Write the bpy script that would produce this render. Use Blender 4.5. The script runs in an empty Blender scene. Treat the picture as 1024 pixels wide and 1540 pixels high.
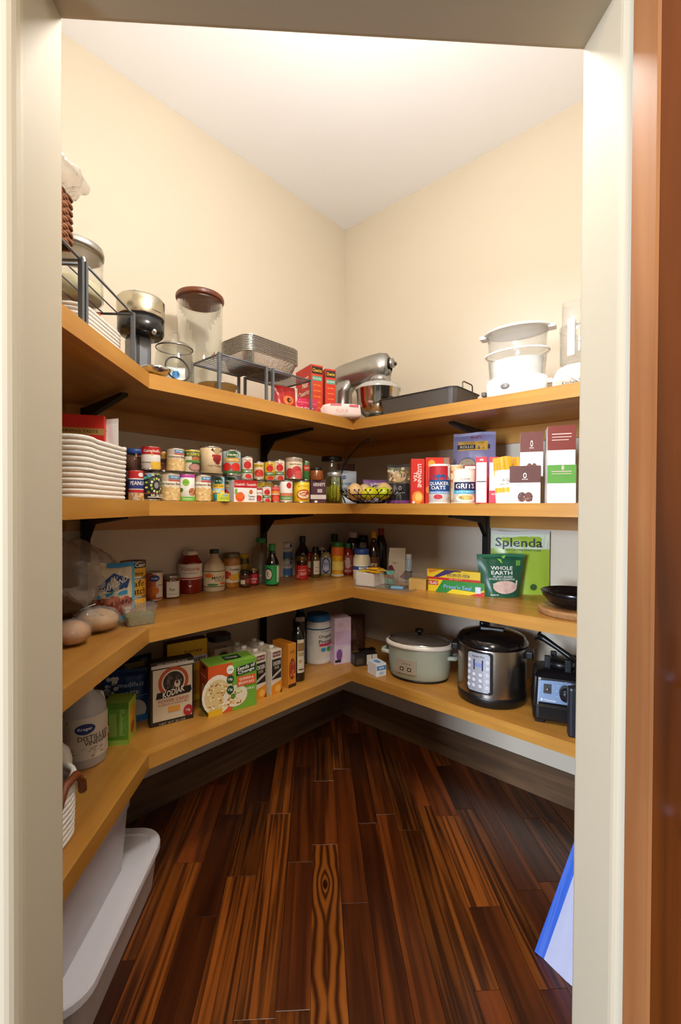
import bpy, math, random
from mathutils import Vector, Matrix
random.seed(7)
C = bpy.context.scene.collection
SC = bpy.context.scene
PI = math.pi
Q2 = math.sqrt(.5)

# ------------------------------------------------------------------ camera
cam_d = bpy.data.cameras.new('camera'); cam = bpy.data.objects.new('camera', cam_d); C.objects.link(cam)
SC.camera = cam
YAW, PITCH, ROLL, FPX, EYE = .0518, -.0104, .0048, 674.28, 1.45
cam_d.sensor_fit = 'VERTICAL'; cam_d.sensor_height = 36.0
cam_d.lens = FPX / 1540 * 36.0
cam_d.clip_start = .02
cam.matrix_world = (Matrix.Translation((0, 0, EYE)) @ Matrix.Rotation(-YAW, 4, 'Z')
                    @ Matrix.Rotation(PI/2 + PITCH, 4, 'X') @ Matrix.Rotation(ROLL, 4, 'Z'))

# ------------------------------------------------------------------ world, lights, exposure
SC.view_settings.view_transform = 'Standard'
SC.view_settings.look = 'None'
SC.view_settings.exposure = 0.4
SC.view_settings.gamma = 1.0
SC.view_settings.use_curve_mapping = False
w = bpy.data.worlds.new('world'); SC.world = w; w.use_nodes = True
bg = w.node_tree.nodes['Background']
bg.inputs[0].default_value = (1.0, .95, .88, 1); bg.inputs[1].default_value = .20
def area(name, loc, target, sx, sy, power, col, shape='RECTANGLE'):
    l = bpy.data.lights.new(name, 'AREA'); l.shape = shape; l.size = sx; l.size_y = sy
    l.energy = power; l.color = col
    o = bpy.data.objects.new(name, l); C.objects.link(o); o.location = loc
    dv = Vector(target) - Vector(loc)
    o.rotation_euler = dv.to_track_quat('-Z', 'Y').to_euler()
    return o
# daylight from the kitchen window behind the camera on the left
area('window_daylight', (-3.2, -3.2, 1.9), (.5, 2.0, 1.0), 1.0, 1.6, 285, (.76, .86, 1.0))
# warm overhead light added behind the camera to brighten jambs, floor and shelf edges
area('added_overhead_light', (-.1, -1.1, 2.95), (.0, .6, .6), .7, .7, 33, (1.0, .86, .70))
# ceiling lamp of the pantry, on the ceiling just inside the door
ll = bpy.data.lights.new('ceiling_lamp_light', 'POINT'); ll.energy = 36; ll.color = (1.0, .97, .94); ll.shadow_soft_size = .09
lo_ = bpy.data.objects.new('ceiling_lamp_light', ll); C.objects.link(lo_); lo_.location = (.13, 1.10, 2.72)

# ------------------------------------------------------------------ materials
def lin(c):
    if isinstance(c, str):
        c = c.lstrip('#'); c = [int(c[i:i+2], 16)/255 for i in (0, 2, 4)]
        return tuple(x/12.92 if x <= .04045 else ((x+.055)/1.055)**2.4 for x in c)
    return tuple(c)
MATS = {}
def pm(col, rough=.5, metal=0.0, noise=.06, nscale=30, bump=0.0, bscale=200, name=None, coat=0.0, emit=0.0):
    """principled material with a faint procedural mottling"""
    key = (str(col), rough, metal, noise, nscale, bump, bscale, coat, emit)
    if key in MATS: return MATS[key]
    m = bpy.data.materials.new(name or 'paint'); m.use_nodes = True; MATS[key] = m
    n, l = m.node_tree.nodes, m.node_tree.links
    b = n['Principled BSDF']; c = lin(col)
    b.inputs['Roughness'].default_value = rough; b.inputs['Metallic'].default_value = metal
    b.inputs['Coat Weight'].default_value = coat
    if noise > 0:
        tc = n.new('ShaderNodeTexCoord'); no = n.new('ShaderNodeTexNoise'); no.inputs['Scale'].default_value = nscale
        no.inputs['Detail'].default_value = 3
        l.new(tc.outputs['Object'], no.inputs['Vector'])
        mx = n.new('ShaderNodeMix'); mx.data_type = 'RGBA'
        mx.inputs['A'].default_value = tuple(max(0, x*(1-noise)) for x in c) + (1,)
        mx.inputs['B'].default_value = tuple(min(1, x*(1+noise)) for x in c) + (1,)
        l.new(no.outputs['Fac'], mx.inputs['Factor']); l.new(mx.outputs['Result'], b.inputs['Base Color'])
    else:
        b.inputs['Base Color'].default_value = c + (1,)
    if bump > 0:
        tc = n.new('ShaderNodeTexCoord'); no = n.new('ShaderNodeTexNoise'); no.inputs['Scale'].default_value = bscale
        l.new(tc.outputs['Object'], no.inputs['Vector'])
        bp = n.new('ShaderNodeBump'); bp.inputs['Strength'].default_value = bump; bp.inputs['Distance'].default_value = .002
        l.new(no.outputs['Fac'], bp.inputs['Height']); l.new(bp.outputs['Normal'], b.inputs['Normal'])
    if emit:
        b.inputs['Emission Color'].default_value = c + (1,); b.inputs['Emission Strength'].default_value = emit
    return m
def glassy(col=(1, 1, 1), refl=.9, rough=.03, name='clear_glass', haze=0.0, ior=1.45, bump=0.0, bscale=25):
    """thin clear glass or plastic: see-through with a Fresnel sheen, optionally a little milky"""
    key = ('g', str(col), refl, rough, haze, ior, bump, bscale)
    if key in MATS: return MATS[key]
    m = bpy.data.materials.new(name); m.use_nodes = True; MATS[key] = m
    n, l = m.node_tree.nodes, m.node_tree.links
    n.remove(n['Principled BSDF']); out = n['Material Output']; c = lin(col) + (1,)
    tr = n.new('ShaderNodeBsdfTransparent'); tr.inputs[0].default_value = c
    gl = n.new('ShaderNodeBsdfGlossy'); gl.inputs['Roughness'].default_value = rough; gl.inputs[0].default_value = (refl, refl, refl, 1)
    lw = n.new('ShaderNodeLayerWeight'); lw.inputs['Blend'].default_value = .5
    pw = n.new('ShaderNodeMath'); pw.operation = 'POWER'; pw.inputs[1].default_value = 4.0; l.new(lw.outputs['Facing'], pw.inputs[0])
    fr = n.new('ShaderNodeMath'); fr.operation = 'MULTIPLY_ADD'; fr.inputs[1].default_value = .75; fr.inputs[2].default_value = ((ior-1)/(ior+1))**2*1.3
    l.new(pw.outputs[0], fr.inputs[0])
    if bump:
        tc = n.new('ShaderNodeTexCoord'); no = n.new('ShaderNodeTexNoise'); no.inputs['Scale'].default_value = bscale
        no.inputs['Detail'].default_value = 4
        l.new(tc.outputs['Object'], no.inputs['Vector'])
        bp = n.new('ShaderNodeBump'); bp.inputs['Strength'].default_value = bump; bp.inputs['Distance'].default_value = .03
        l.new(no.outputs['Fac'], bp.inputs['Height']); l.new(bp.outputs['Normal'], gl.inputs['Normal']); l.new(bp.outputs['Normal'], lw.inputs['Normal'])
    mx = n.new('ShaderNodeMixShader'); l.new(fr.outputs[0], mx.inputs[0])
    if haze:
        df = n.new('ShaderNodeBsdfDiffuse'); df.inputs[0].default_value = c
        m2 = n.new('ShaderNodeMixShader'); m2.inputs[0].default_value = haze
        l.new(tr.outputs[0], m2.inputs[1]); l.new(df.outputs[0], m2.inputs[2]); l.new(m2.outputs[0], mx.inputs[1])
    else:
        l.new(tr.outputs[0], mx.inputs[1])
    l.new(gl.outputs[0], mx.inputs[2]); l.new(mx.outputs[0], out.inputs[0])
    return m
def wood(name, cols, ang=0.0, sx=28, sy=1.6, rough=.4, coat=.15, rnd=False, ring=0.0, contrast=(.3, .72), bump=.05, zvert=False):
    """long-grained wood; the grain runs along the direction at angle ang (radians from +X) in plan"""
    m = bpy.data.materials.new(name); m.use_nodes = True
    n, l = m.node_tree.nodes, m.node_tree.links
    b = n['Principled BSDF']; b.inputs['Roughness'].default_value = rough; b.inputs['Coat Weight'].default_value = coat
    b.inputs['Coat Roughness'].default_value = .25
    tc = n.new('ShaderNodeTexCoord')
    mp0 = n.new('ShaderNodeMapping'); mp0.inputs['Rotation'].default_value = (0, 0, -ang)
    l.new(tc.outputs['Object'], mp0.inputs['Vector'])
    src = mp0.outputs[0]
    if rnd:
        oi = n.new('ShaderNodeObjectInfo'); va = n.new('ShaderNodeVectorMath'); va.operation = 'MULTIPLY_ADD'
        cb = n.new('ShaderNodeCombineXYZ'); l.new(oi.outputs['Random'], cb.inputs[0]); l.new(oi.outputs['Random'], cb.inputs[1])
        va.inputs[1].default_value = (37, 23, 0); l.new(cb.outputs[0], va.inputs[0]); l.new(src, va.inputs[2]); src = va.outputs[0]
    mp = n.new('ShaderNodeMapping'); mp.inputs['Scale'].default_value = (sy, sx, sx) if not zvert else (sx, sx, sy)
    l.new(src, mp.inputs['Vector'])
    no = n.new('ShaderNodeTexNoise'); no.inputs['Scale'].default_value = 1; no.inputs['Detail'].default_value = 6; no.inputs['Distortion'].default_value = .6
    l.new(mp.outputs[0], no.inputs['Vector'])
    mp2 = n.new('ShaderNodeMapping'); mp2.inputs['Scale'].default_value = (sy*1.2, sx*.16, sx*.16) if not zvert else (sx*.16, sx*.16, sy*1.2)
    l.new(src, mp2.inputs['Vector'])
    no2 = n.new('ShaderNodeTexNoise'); no2.inputs['Scale'].default_value = 1; no2.inputs['Detail'].default_value = 3
    l.new(mp2.outputs[0], no2.inputs['Vector'])
    fac = no.outputs['Fac']
    if ring:
        mr = n.new('ShaderNodeMath'); mr.operation = 'MULTIPLY'; mr.inputs[1].default_value = ring
        l.new(no2.outputs['Fac'], mr.inputs[0])
        si = n.new('ShaderNodeMath'); si.operation = 'SINE'; l.new(mr.outputs[0], si.inputs[0])
        ms = n.new('ShaderNodeMapRange'); ms.inputs['From Min'].default_value = -1; l.new(si.outputs[0], ms.inputs['Value'])
        ma = n.new('ShaderNodeMix'); ma.data_type = 'FLOAT'; ma.inputs[0].default_value = .45
        l.new(no.outputs['Fac'], ma.inputs[2]); l.new(ms.outputs[0], ma.inputs[3]); fac = ma.outputs[0]
    cr = n.new('ShaderNodeValToRGB'); e = cr.color_ramp.elements
    e[0].position = contrast[0]; e[0].color = lin(cols[0]) + (1,); e[1].position = contrast[1]; e[1].color = lin(cols[1]) + (1,)
    l.new(fac, cr.inputs[0])
    mx = n.new('ShaderNodeMix'); mx.data_type = 'RGBA'; mx.blend_type = 'MULTIPLY'; mx.inputs['Factor'].default_value = 1
    cr2 = n.new('ShaderNodeValToRGB'); e = cr2.color_ramp.elements
    e[0].position = .3; e[0].color = (.55, .52, .50, 1); e[1].position = .65; e[1].color = (1, 1, 1, 1)
    l.new(no2.outputs['Fac'], cr2.inputs[0])
    l.new(cr.outputs[0], mx.inputs['A']); l.new(cr2.outputs[0], mx.inputs['B'])
    res = mx.outputs['Result']
    if rnd:
        hs = n.new('ShaderNodeHueSaturation'); mr = n.new('ShaderNodeMapRange')
        mr.inputs['To Min'].default_value = .45; mr.inputs['To Max'].default_value = 1.35
        l.new(oi.outputs['Random'], mr.inputs['Value']); l.new(mr.outputs[0], hs.inputs['Value'])
        l.new(res, hs.inputs['Color']); res = hs.outputs[0]
    l.new(res, b.inputs['Base Color'])
    bp = n.new('ShaderNodeBump'); bp.inputs['Strength'].default_value = bump; bp.inputs['Distance'].default_value = .004
    l.new(no.outputs['Fac'], bp.inputs['Height']); l.new(bp.outputs['Normal'], b.inputs['Normal'])
    return m

# ------------------------------------------------------------------ mesh helpers
class MB:
    """collects geometry and links it as ONE mesh object"""
    def __init__(s): s.v = []; s.f = []; s.fm = []; s.sm = []; s.mats = []
    def mi(s, m):
        if m not in s.mats: s.mats.append(m)
        return s.mats.index(m)
    def add(s, vs, fs, m, smooth=False):
        o = len(s.v); k = s.mi(m); s.v += [tuple(p) for p in vs]
        for f in fs: s.f.append([i + o for i in f]); s.fm.append(k); s.sm.append(smooth)
    def prism(s, poly, z0, z1, m, top=None):
        n = len(poly); tp = top or poly
        vs = [(x, y, z0) for x, y in poly] + [(x, y, z1) for x, y in tp]
        fs = [list(range(n))[::-1], list(range(n, 2*n))] + [[i, (i+1) % n, n+(i+1) % n, n+i] for i in range(n)]
        s.add(vs, fs, m)
    def box(s, x0, y0, z0, x1, y1, z1, m):
        s.prism([(x0, y0), (x1, y0), (x1, y1), (x0, y1)], z0, z1, m)
    def cbox(s, cx, cy, z0, w, d, h, m, b=0.0):
        if b <= 0: return s.box(cx-w/2, cy-d/2, z0, cx+w/2, cy+d/2, z0+h, m)
        o = lambda e: [(cx+x, cy+y) for x, y in rrect(w-2*e, d-2*e, max(b-e, b*.3), 3)]
        s.loft([(o(b*.6), z0), (o(b*.15), z0+b*.25), (o(0), z0+b*.7), (o(0), z0+h-b*.7), (o(b*.15), z0+h-b*.25), (o(b*.6), z0+h)], m)
    def loft(s, rings, m, smooth=False, cap0=True, cap1=True, mats=None):
        """rings: list of (outline, z) with equal point counts"""
        n = len(rings[0][0]); vs = []
        for o, z in rings: vs += [(x, y, z) for x, y in o]
        base = len(s.v); s.v += vs
        def put(f, mm, sm): s.f.append([base + i for i in f]); s.fm.append(s.mi(mm)); s.sm.append(sm)
        for r in range(len(rings)-1):
            mm = mats[r] if mats else m
            for i in range(n):
                j = (i+1) % n; put([r*n+i, r*n+j, (r+1)*n+j, (r+1)*n+i], mm, smooth)
        if cap0: put(list(range(n))[::-1], mats[0] if mats else m, False)
        if cap1: put([(len(rings)-1)*n+i for i in range(n)], mats[-1] if mats else m, False)
    def lathe(s, prof, m, seg=24, c=(0, 0), smooth=True, mats=None, sx=1.0, sy=1.0, z0=0.0, cap=True):
        """prof: list of (r, z)"""
        rings = [([(c[0]+max(r, 1e-5)*sx*math.cos(2*PI*i/seg), c[1]+max(r, 1e-5)*sy*math.sin(2*PI*i/seg)) for i in range(seg)], z+z0) for r, z in prof]
        s.loft(rings, m, smooth, cap and prof[0][0] > 1e-4, cap and prof[-1][0] > 1e-4, mats)
    def tube(s, pts, r, m, seg=8, closed=False, caps=True, rr=None):
        P = [Vector(p) for p in pts]; n = len(P); up = None; rings = []
        for i in range(n):
            a = P[(i-1) % n] if (closed or i > 0) else P[i]; b = P[(i+1) % n] if (closed or i < n-1) else P[i]
            t = (b-a); t = t.normalized() if t.length > 1e-9 else Vector((0, 0, 1))
            if up is None: up = Vector((0, 0, 1)) if abs(t.z) < .9 else Vector((1, 0, 0))
            x = up.cross(t)
            if x.length < 1e-4: x = Vector((1, 0, 0)).cross(t)
            x.normalize(); y = t.cross(x); up = y
            R = rr[i] if rr else r
            rings.append([P[i] + R*(math.cos(2*PI*k/seg)*x + math.sin(2*PI*k/seg)*y) for k in range(seg)])
        vs = [tuple(p) for g in rings for p in g]; fs = []
        for i in range(n if closed else n-1):
            j = (i+1) % n
            for k in range(seg): fs.append([i*seg+k, i*seg+(k+1) % seg, j*seg+(k+1) % seg, j*seg+k])
        if not closed and caps:
            fs += [list(range(seg))[::-1], [(n-1)*seg+k for k in range(seg)]]
        s.add(vs, fs, m, True)
    def ball(s, c, r, m, seg=12, rings=8, sc=(1, 1, 1), fn=None):
        vs = []; fs = []
        for i in range(rings+1):
            th = PI*i/rings
            for k in range(seg):
                ph = 2*PI*k/seg; u = (math.sin(th)*math.cos(ph), math.sin(th)*math.sin(ph), -math.cos(th))
                g = fn(u) if fn else 1.0
                vs.append((c[0]+r*sc[0]*u[0]*g, c[1]+r*sc[1]*u[1]*g, c[2]+r*sc[2]*u[2]*g))
        for i in range(rings):
            for k in range(seg): fs.append([i*seg+k, i*seg+(k+1) % seg, (i+1)*seg+(k+1) % seg, (i+1)*seg+k])
        s.add(vs, fs, m, True)
    def obj(s, name, parent=None, loc=None, rot=None):
        me = bpy.data.meshes.new(name); me.from_pydata(s.v, [], s.f)
        for m in s.mats: me.materials.append(m)
        me.polygons.foreach_set('material_index', s.fm); me.polygons.foreach_set('use_smooth', s.sm)
        me.validate(); me.update()
        o = bpy.data.objects.new(name, me); C.objects.link(o)
        if parent: o.parent = parent
        if loc: o.location = loc
        if rot: o.rotation_euler = rot
        return o
def rrect(w, d, r, n=4):
    r = min(r, w/2*.999, d/2*.999); pts = []
    for cxs, cys, a0 in ((1, 1, 0), (-1, 1, PI/2), (-1, -1, PI), (1, -1, 1.5*PI)):
        for i in range(n+1):
            a = a0 + PI/2*i/n
            pts.append((cxs*(w/2-r)+r*math.cos(a), cys*(d/2-r)+r*math.sin(a)))
    return pts
def thing(name, label, cat, loc=(0, 0, 0), rz=0.0, group=None, tilt=0.0, roll=0.0):
    o = bpy.data.objects.new(name, None); C.objects.link(o); o.empty_display_size = .03
    o.location = loc; o.rotation_mode = 'XYZ'; o.rotation_euler = (tilt, roll, rz); o['label'] = label; o['category'] = cat
    if group: o['group'] = group
    return o
def tag(o, label, cat, group=None):
    o['label'] = label; o['category'] = cat
    if group: o['group'] = group
    return o
def struct(o, label=None, cat=None):
    o['kind'] = 'structure'
    if label: o['label'] = label; o['category'] = cat
    return o
def facing(x, y, j=0.0): return math.atan2(-x, y) + j
def copy_tree(o, parent=None):
    c = o.copy(); C.objects.link(c); c.parent = parent
    for ch in list(o.children): copy_tree(ch, c)
    return c

# ------------------------------------------------------------------ flat print on labels
TXT = {}
def text_geo(s):
    """outline letters as triangles, fitted into the unit square"""
    if s in TXT: return TXT[s]
    cu = bpy.data.curves.new('lettering', 'FONT'); cu.body = s; cu.resolution_u = 2; cu.offset = .012
    ob = bpy.data.objects.new('lettering', cu); C.objects.link(ob)
    bpy.context.view_layer.update()
    me = ob.to_mesh(); vs = [(v.co.x, v.co.y) for v in me.vertices]; fs = [list(p.vertices) for p in me.polygons]
    ob.to_mesh_clear(); bpy.data.objects.remove(ob); bpy.data.curves.remove(cu)
    if not vs: vs = [(0, 0)]; fs = []
    x0 = min(v[0] for v in vs); x1 = max(v[0] for v in vs); y0 = min(v[1] for v in vs); y1 = max(v[1] for v in vs)
    sx = 1/max(x1-x0, 1e-6); sy = 1/max(y1-y0, 1e-6)
    TXT[s] = ([((x-x0)*sx-.5, (y-y0)*sy-.5) for x, y in vs], fs); return TXT[s]
def ink(c): return pm(c, .5, 0, .03, 60, name='ink')
def print_on(parent, mapf, items, name='print', layer=.00025, umax=1.0):
    """draws flat marks through mapf(u, v, offset): u is -1..1 across, v is 0..1 up"""
    mb = MB(); k = 0; rnd = random.Random(len(items)*7+3)
    for it in items:
        k += 1; off = layer*k; t = it[0]
        if t == 'r' or t == 'b':
            if t == 'b': u0, v0, u1, v1, col = -umax, it[1], umax, it[2], it[3]
            else: u0, v0, u1, v1, col = it[1:6]
            n = max(1, int(abs(u1-u0)/.15)); nv = max(1, int(abs(v1-v0)/.12)); vs = []; fs = []
            for j in range(nv+1):
                for i in range(n+1): vs.append(mapf(u0+(u1-u0)*i/n, v0+(v1-v0)*j/nv, off))
            for j in range(nv):
                for i in range(n): a = j*(n+1)+i; fs.append([a, a+1, a+n+2, a+n+1])
            mb.add(vs, fs, ink(col))
        elif t == 'e':
            cu, cv, ru, rv, col = it[1:6]; n = 20; vs = [mapf(cu, cv, off)]; fs = []
            for ring in (.55, 1):
                for i in range(n): a = 2*PI*i/n; vs.append(mapf(cu+ru*ring*math.cos(a), cv+rv*ring*math.sin(a), off))
            for i in range(n):
                j = (i+1) % n; fs += [[0, 1+i, 1+j], [1+i, 1+n+i, 1+n+j, 1+j]]
            mb.add(vs, fs, ink(col))
        elif t == 'o':      # ring
            cu, cv, ru, rv, wd, col = it[1:7]; n = 24; vs = []; fs = []
            for i in range(n):
                a = 2*PI*i/n
                vs += [mapf(cu+ru*math.cos(a), cv+rv*math.sin(a), off), mapf(cu+ru*(1-wd)*math.cos(a), cv+rv*(1-wd)*math.sin(a), off)]
            for i in range(n): j = (i+1) % n; fs.append([2*i, 2*j, 2*j+1, 2*i+1])
            mb.add(vs, fs, ink(col))
        elif t == 'p':
            vs = [mapf(u, v, off) for u, v in it[1]]; mb.add(vs, [list(range(len(vs)))], ink(it[2]))
        elif t == 't' or t == 'T':     # T: lettering turned a quarter, reading downwards
            s, cu, cv, wd, ht, col = it[1:7]; ang = it[7] if len(it) > 7 else 0
            vs, fs = text_geo(s); sh = math.sin(ang)
            if t == 'T': pts = [mapf(cu+y*wd, cv-x*ht, off) for x, y in vs]
            else: pts = [mapf(cu+x*wd, cv+y*ht+x*sh, off) for x, y in vs]
            mb.add(pts, fs, ink(col))
        elif t == 'd':      # scattered pieces (beans, nuts, flakes) pictured on a label
            u0, v0, u1, v1, n, ru, rv, cols = it[1:9]
            for q in range(n):
                cu = rnd.uniform(u0, u1); cv = rnd.uniform(v0, v1); sc = rnd.uniform(.7, 1.2); o2 = off + layer*q/n
                vs = [mapf(cu+ru*sc*math.cos(2*PI*i/8), cv+rv*sc*math.sin(2*PI*i/8), o2) for i in range(8)]
                mb.add(vs, [list(range(8))], ink(rnd.choice(cols)))
    return mb.obj(name, parent)
def cylmap(r, h, A=1.25, z0=0.0):
    return lambda u, v, o: ((r+o)*math.sin(u*A), -(r+o)*math.cos(u*A), z0+v*h)
def frontmap(w, d, h, z0=0.0): return lambda u, v, o: (u*w/2, -d/2-o, z0+v*h)
def rightmap(w, d, h, z0=0.0): return lambda u, v, o: (w/2+o, u*d/2, z0+v*h)
def leftmap(w, d, h, z0=0.0): return lambda u, v, o: (-w/2-o, -u*d/2, z0+v*h)
def topmap(w, d, h): return lambda u, v, o: (u*w/2, (v-.5)*d, h+o)

# ------------------------------------------------------------------ room shell
CX, CY, HC = .1868, 3.1492, 3.388
S1, S2, S3, S4 = .5780, 1.0242, 1.4696, 1.9137
DEP, UB, TH = .55, 1.6432, .052
YD0, YD1, XL, XR, ZD = .645, .770, -.4199, .4568, 2.2465
XW, TR = -1.052, 1.90
Lv, Rv = Vector((-Q2, -Q2)), Vector((Q2, -Q2)); CO = Vector((CX, CY))
TL = (CX - XW)/Q2
PLw = CO + TL*Lv                      # left wall meets the short return wall
PRw = CO + TR*Rv                      # right wall meets its return wall
paint = pm('d8cdba', .75, 0, .025, 3, .06, 260, name='wall_paint')
paint_out = pm('ccc0a8', .6, 0, .025, 3, .05, 260, name='jamb_paint')
white_paint = pm('f4f7fd', .8, 0, .015, 3, name='ceiling_paint')
def wall(name, a, b, z0, z1, m, th=.08):
    """wall slab whose room face runs from a to b (room on the left of a->b)"""
    a, b = Vector(a), Vector(b); t = (b-a).normalized(); n = Vector((t.y, -t.x))
    mb = MB(); mb.prism([tuple(a), tuple(a+n*th), tuple(b+n*th), tuple(b)], z0, z1, m)
    return struct(mb.obj(name))
wall('wall_left', CO, PLw, 0, HC, paint)
wall('wall_right', PRw, CO, 0, HC, paint)
wall('wall_left_return', PLw, (XW, YD1), 0, HC, paint)
wall('wall_right_return', (PRw.x, YD1), PRw, 0, HC, paint)
mb = MB(); mb.box(-1.8, .5, HC, 2.2, 3.4, HC+.08, white_paint); struct(mb.obj('ceiling'))
# door wall with rounded (bullnose) drywall corners
RB = .022
def jamb_poly(x, sgn, far):
    pts = []
    for i in range(7): a = PI/2*i/6; pts.append((x + sgn*(RB - RB*math.sin(a)), YD0 + RB - RB*math.cos(a)))
    pts = [(far, YD0)] + pts
    for i in range(7): a = PI/2*i/6; pts.append((x + sgn*(RB*.5 - RB*.5*math.cos(a)), YD1 - RB*.5 + RB*.5*math.sin(a)))
    pts.append((far, YD1)); return pts
def shear(poly, dx): return [(x + (dx if abs(x) < .6 else 0), y) for x, y in poly]
mb = MB(); mb.prism(jamb_poly(XL, -1, -1.8), 0, ZD, paint_out); struct(mb.obj('wall_front_left'))
pr = jamb_poly(XR, 1, 2.2)[::-1]
mb = MB(); mb.prism(shear(pr, -.004), 0, ZD, paint_out, top=shear(pr, .001)); struct(mb.obj('wall_front_right'))
mb = MB(); n_ = 7
hp = [(YD0, HC)] + [(YD0 + RB - RB*math.cos(PI/2*i/6), ZD + RB - RB*math.sin(PI/2*i/6)) for i in range(7)] + \
     [(YD1 - .011 + .011*math.sin(PI/2*i/6), ZD + .011 - .011*math.cos(PI/2*i/6)) for i in range(7)] + [(YD1, HC)]
k = len(hp)
mb.add([(-1.8, y, z) for y, z in hp] + [(2.2, y, z) for y, z in hp],
       [list(range(k)), [k+i for i in range(k)][::-1]] + [[i, k+i, k+(i+1) % k, (i+1) % k] for i in range(k)], paint_out)
struct(mb.obj('wall_front_header'))
# baseboards
bbm = wood('baseboard_wood', ('4e3a28', '856444'), -PI/4, 22, 1.5, .5, .05)
bbm2 = wood('baseboard_wood', ('4e3a28', '856444'), PI/4, 22, 1.5, .5, .05)
bbm3 = wood('baseboard_wood', ('4e3a28', '856444'), PI/2, 22, 1.5, .5, .05)
def board_strip(name, a, b, z0, z1, th, m, parent=None):
    a, b = Vector(a), Vector(b); t = (b-a).normalized(); n = Vector((-t.y, t.x))
    mb = MB(); mb.prism([tuple(a), tuple(b), tuple(b+n*th), tuple(a+n*th)], z0, z1, m); return mb.obj(name, parent)
struct(board_strip('baseboard_left', CO, PLw, 0, .163, .018, bbm2))
struct(board_strip('baseboard_right', PRw, CO, 0, .163, .018, bbm))
struct(board_strip('baseboard_left_return', PLw, (XW, YD1), 0, .163, .018, bbm3))
# floor of heart-pine planks
floor_sub = pm('1a0d06', .7, name='subfloor')
mb = MB(); mb.box(-1.8, -2.6, -.06, 2.2, 3.4, -.012, floor_sub); floor = struct(mb.obj('floor'))
plank_a = wood('plank_wood', ('38160a', '8c4618'), PI/2, 75, .55, .28, .35, True, 22, (.12, .9), .08)
plank_b = wood('plank_wood', ('2f1107', '9c551b'), PI/2, 95, .35, .28, .35, True, 48, (.18, .82), .10)
room = [(XW, YD0-.1), (2.0, YD0-.1), (PRw.x, PRw.y), (CX, CY), (PLw.x, PLw.y)]
def clip(poly, cl):
    out = poly
    for i in range(len(cl)):
        a, b = cl[i], cl[(i+1) % len(cl)]; inp = out; out = []
        ins = lambda p: (b[0]-a[0])*(p[1]-a[1]) - (b[1]-a[1])*(p[0]-a[0]) >= -1e-9
        for j in range(len(inp)):
            p, q = inp[j], inp[(j+1) % len(inp)]
            if ins(p) != ins(q):
                d1 = (b[0]-a[0])*(p[1]-a[1]) - (b[1]-a[1])*(p[0]-a[0]); d2 = (b[0]-a[0])*(q[1]-a[1]) - (b[1]-a[1])*(q[0]-a[0])
                t = d1/(d1-d2); out_p = (p[0]+(q[0]-p[0])*t, p[1]+(q[1]-p[1])*t)
                if ins(p): out.append(p); out.append(out_p)
                else: out.append(out_p)
            elif ins(p): out.append(p)
        if len(out) < 3: return None
    return out
pr_ = [(XW, YD0-.1), (PRw.x, YD0-.1), (PRw.x, PRw.y), (CX, CY), (PLw.x, PLw.y)]
rnd = random.Random(21)
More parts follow.
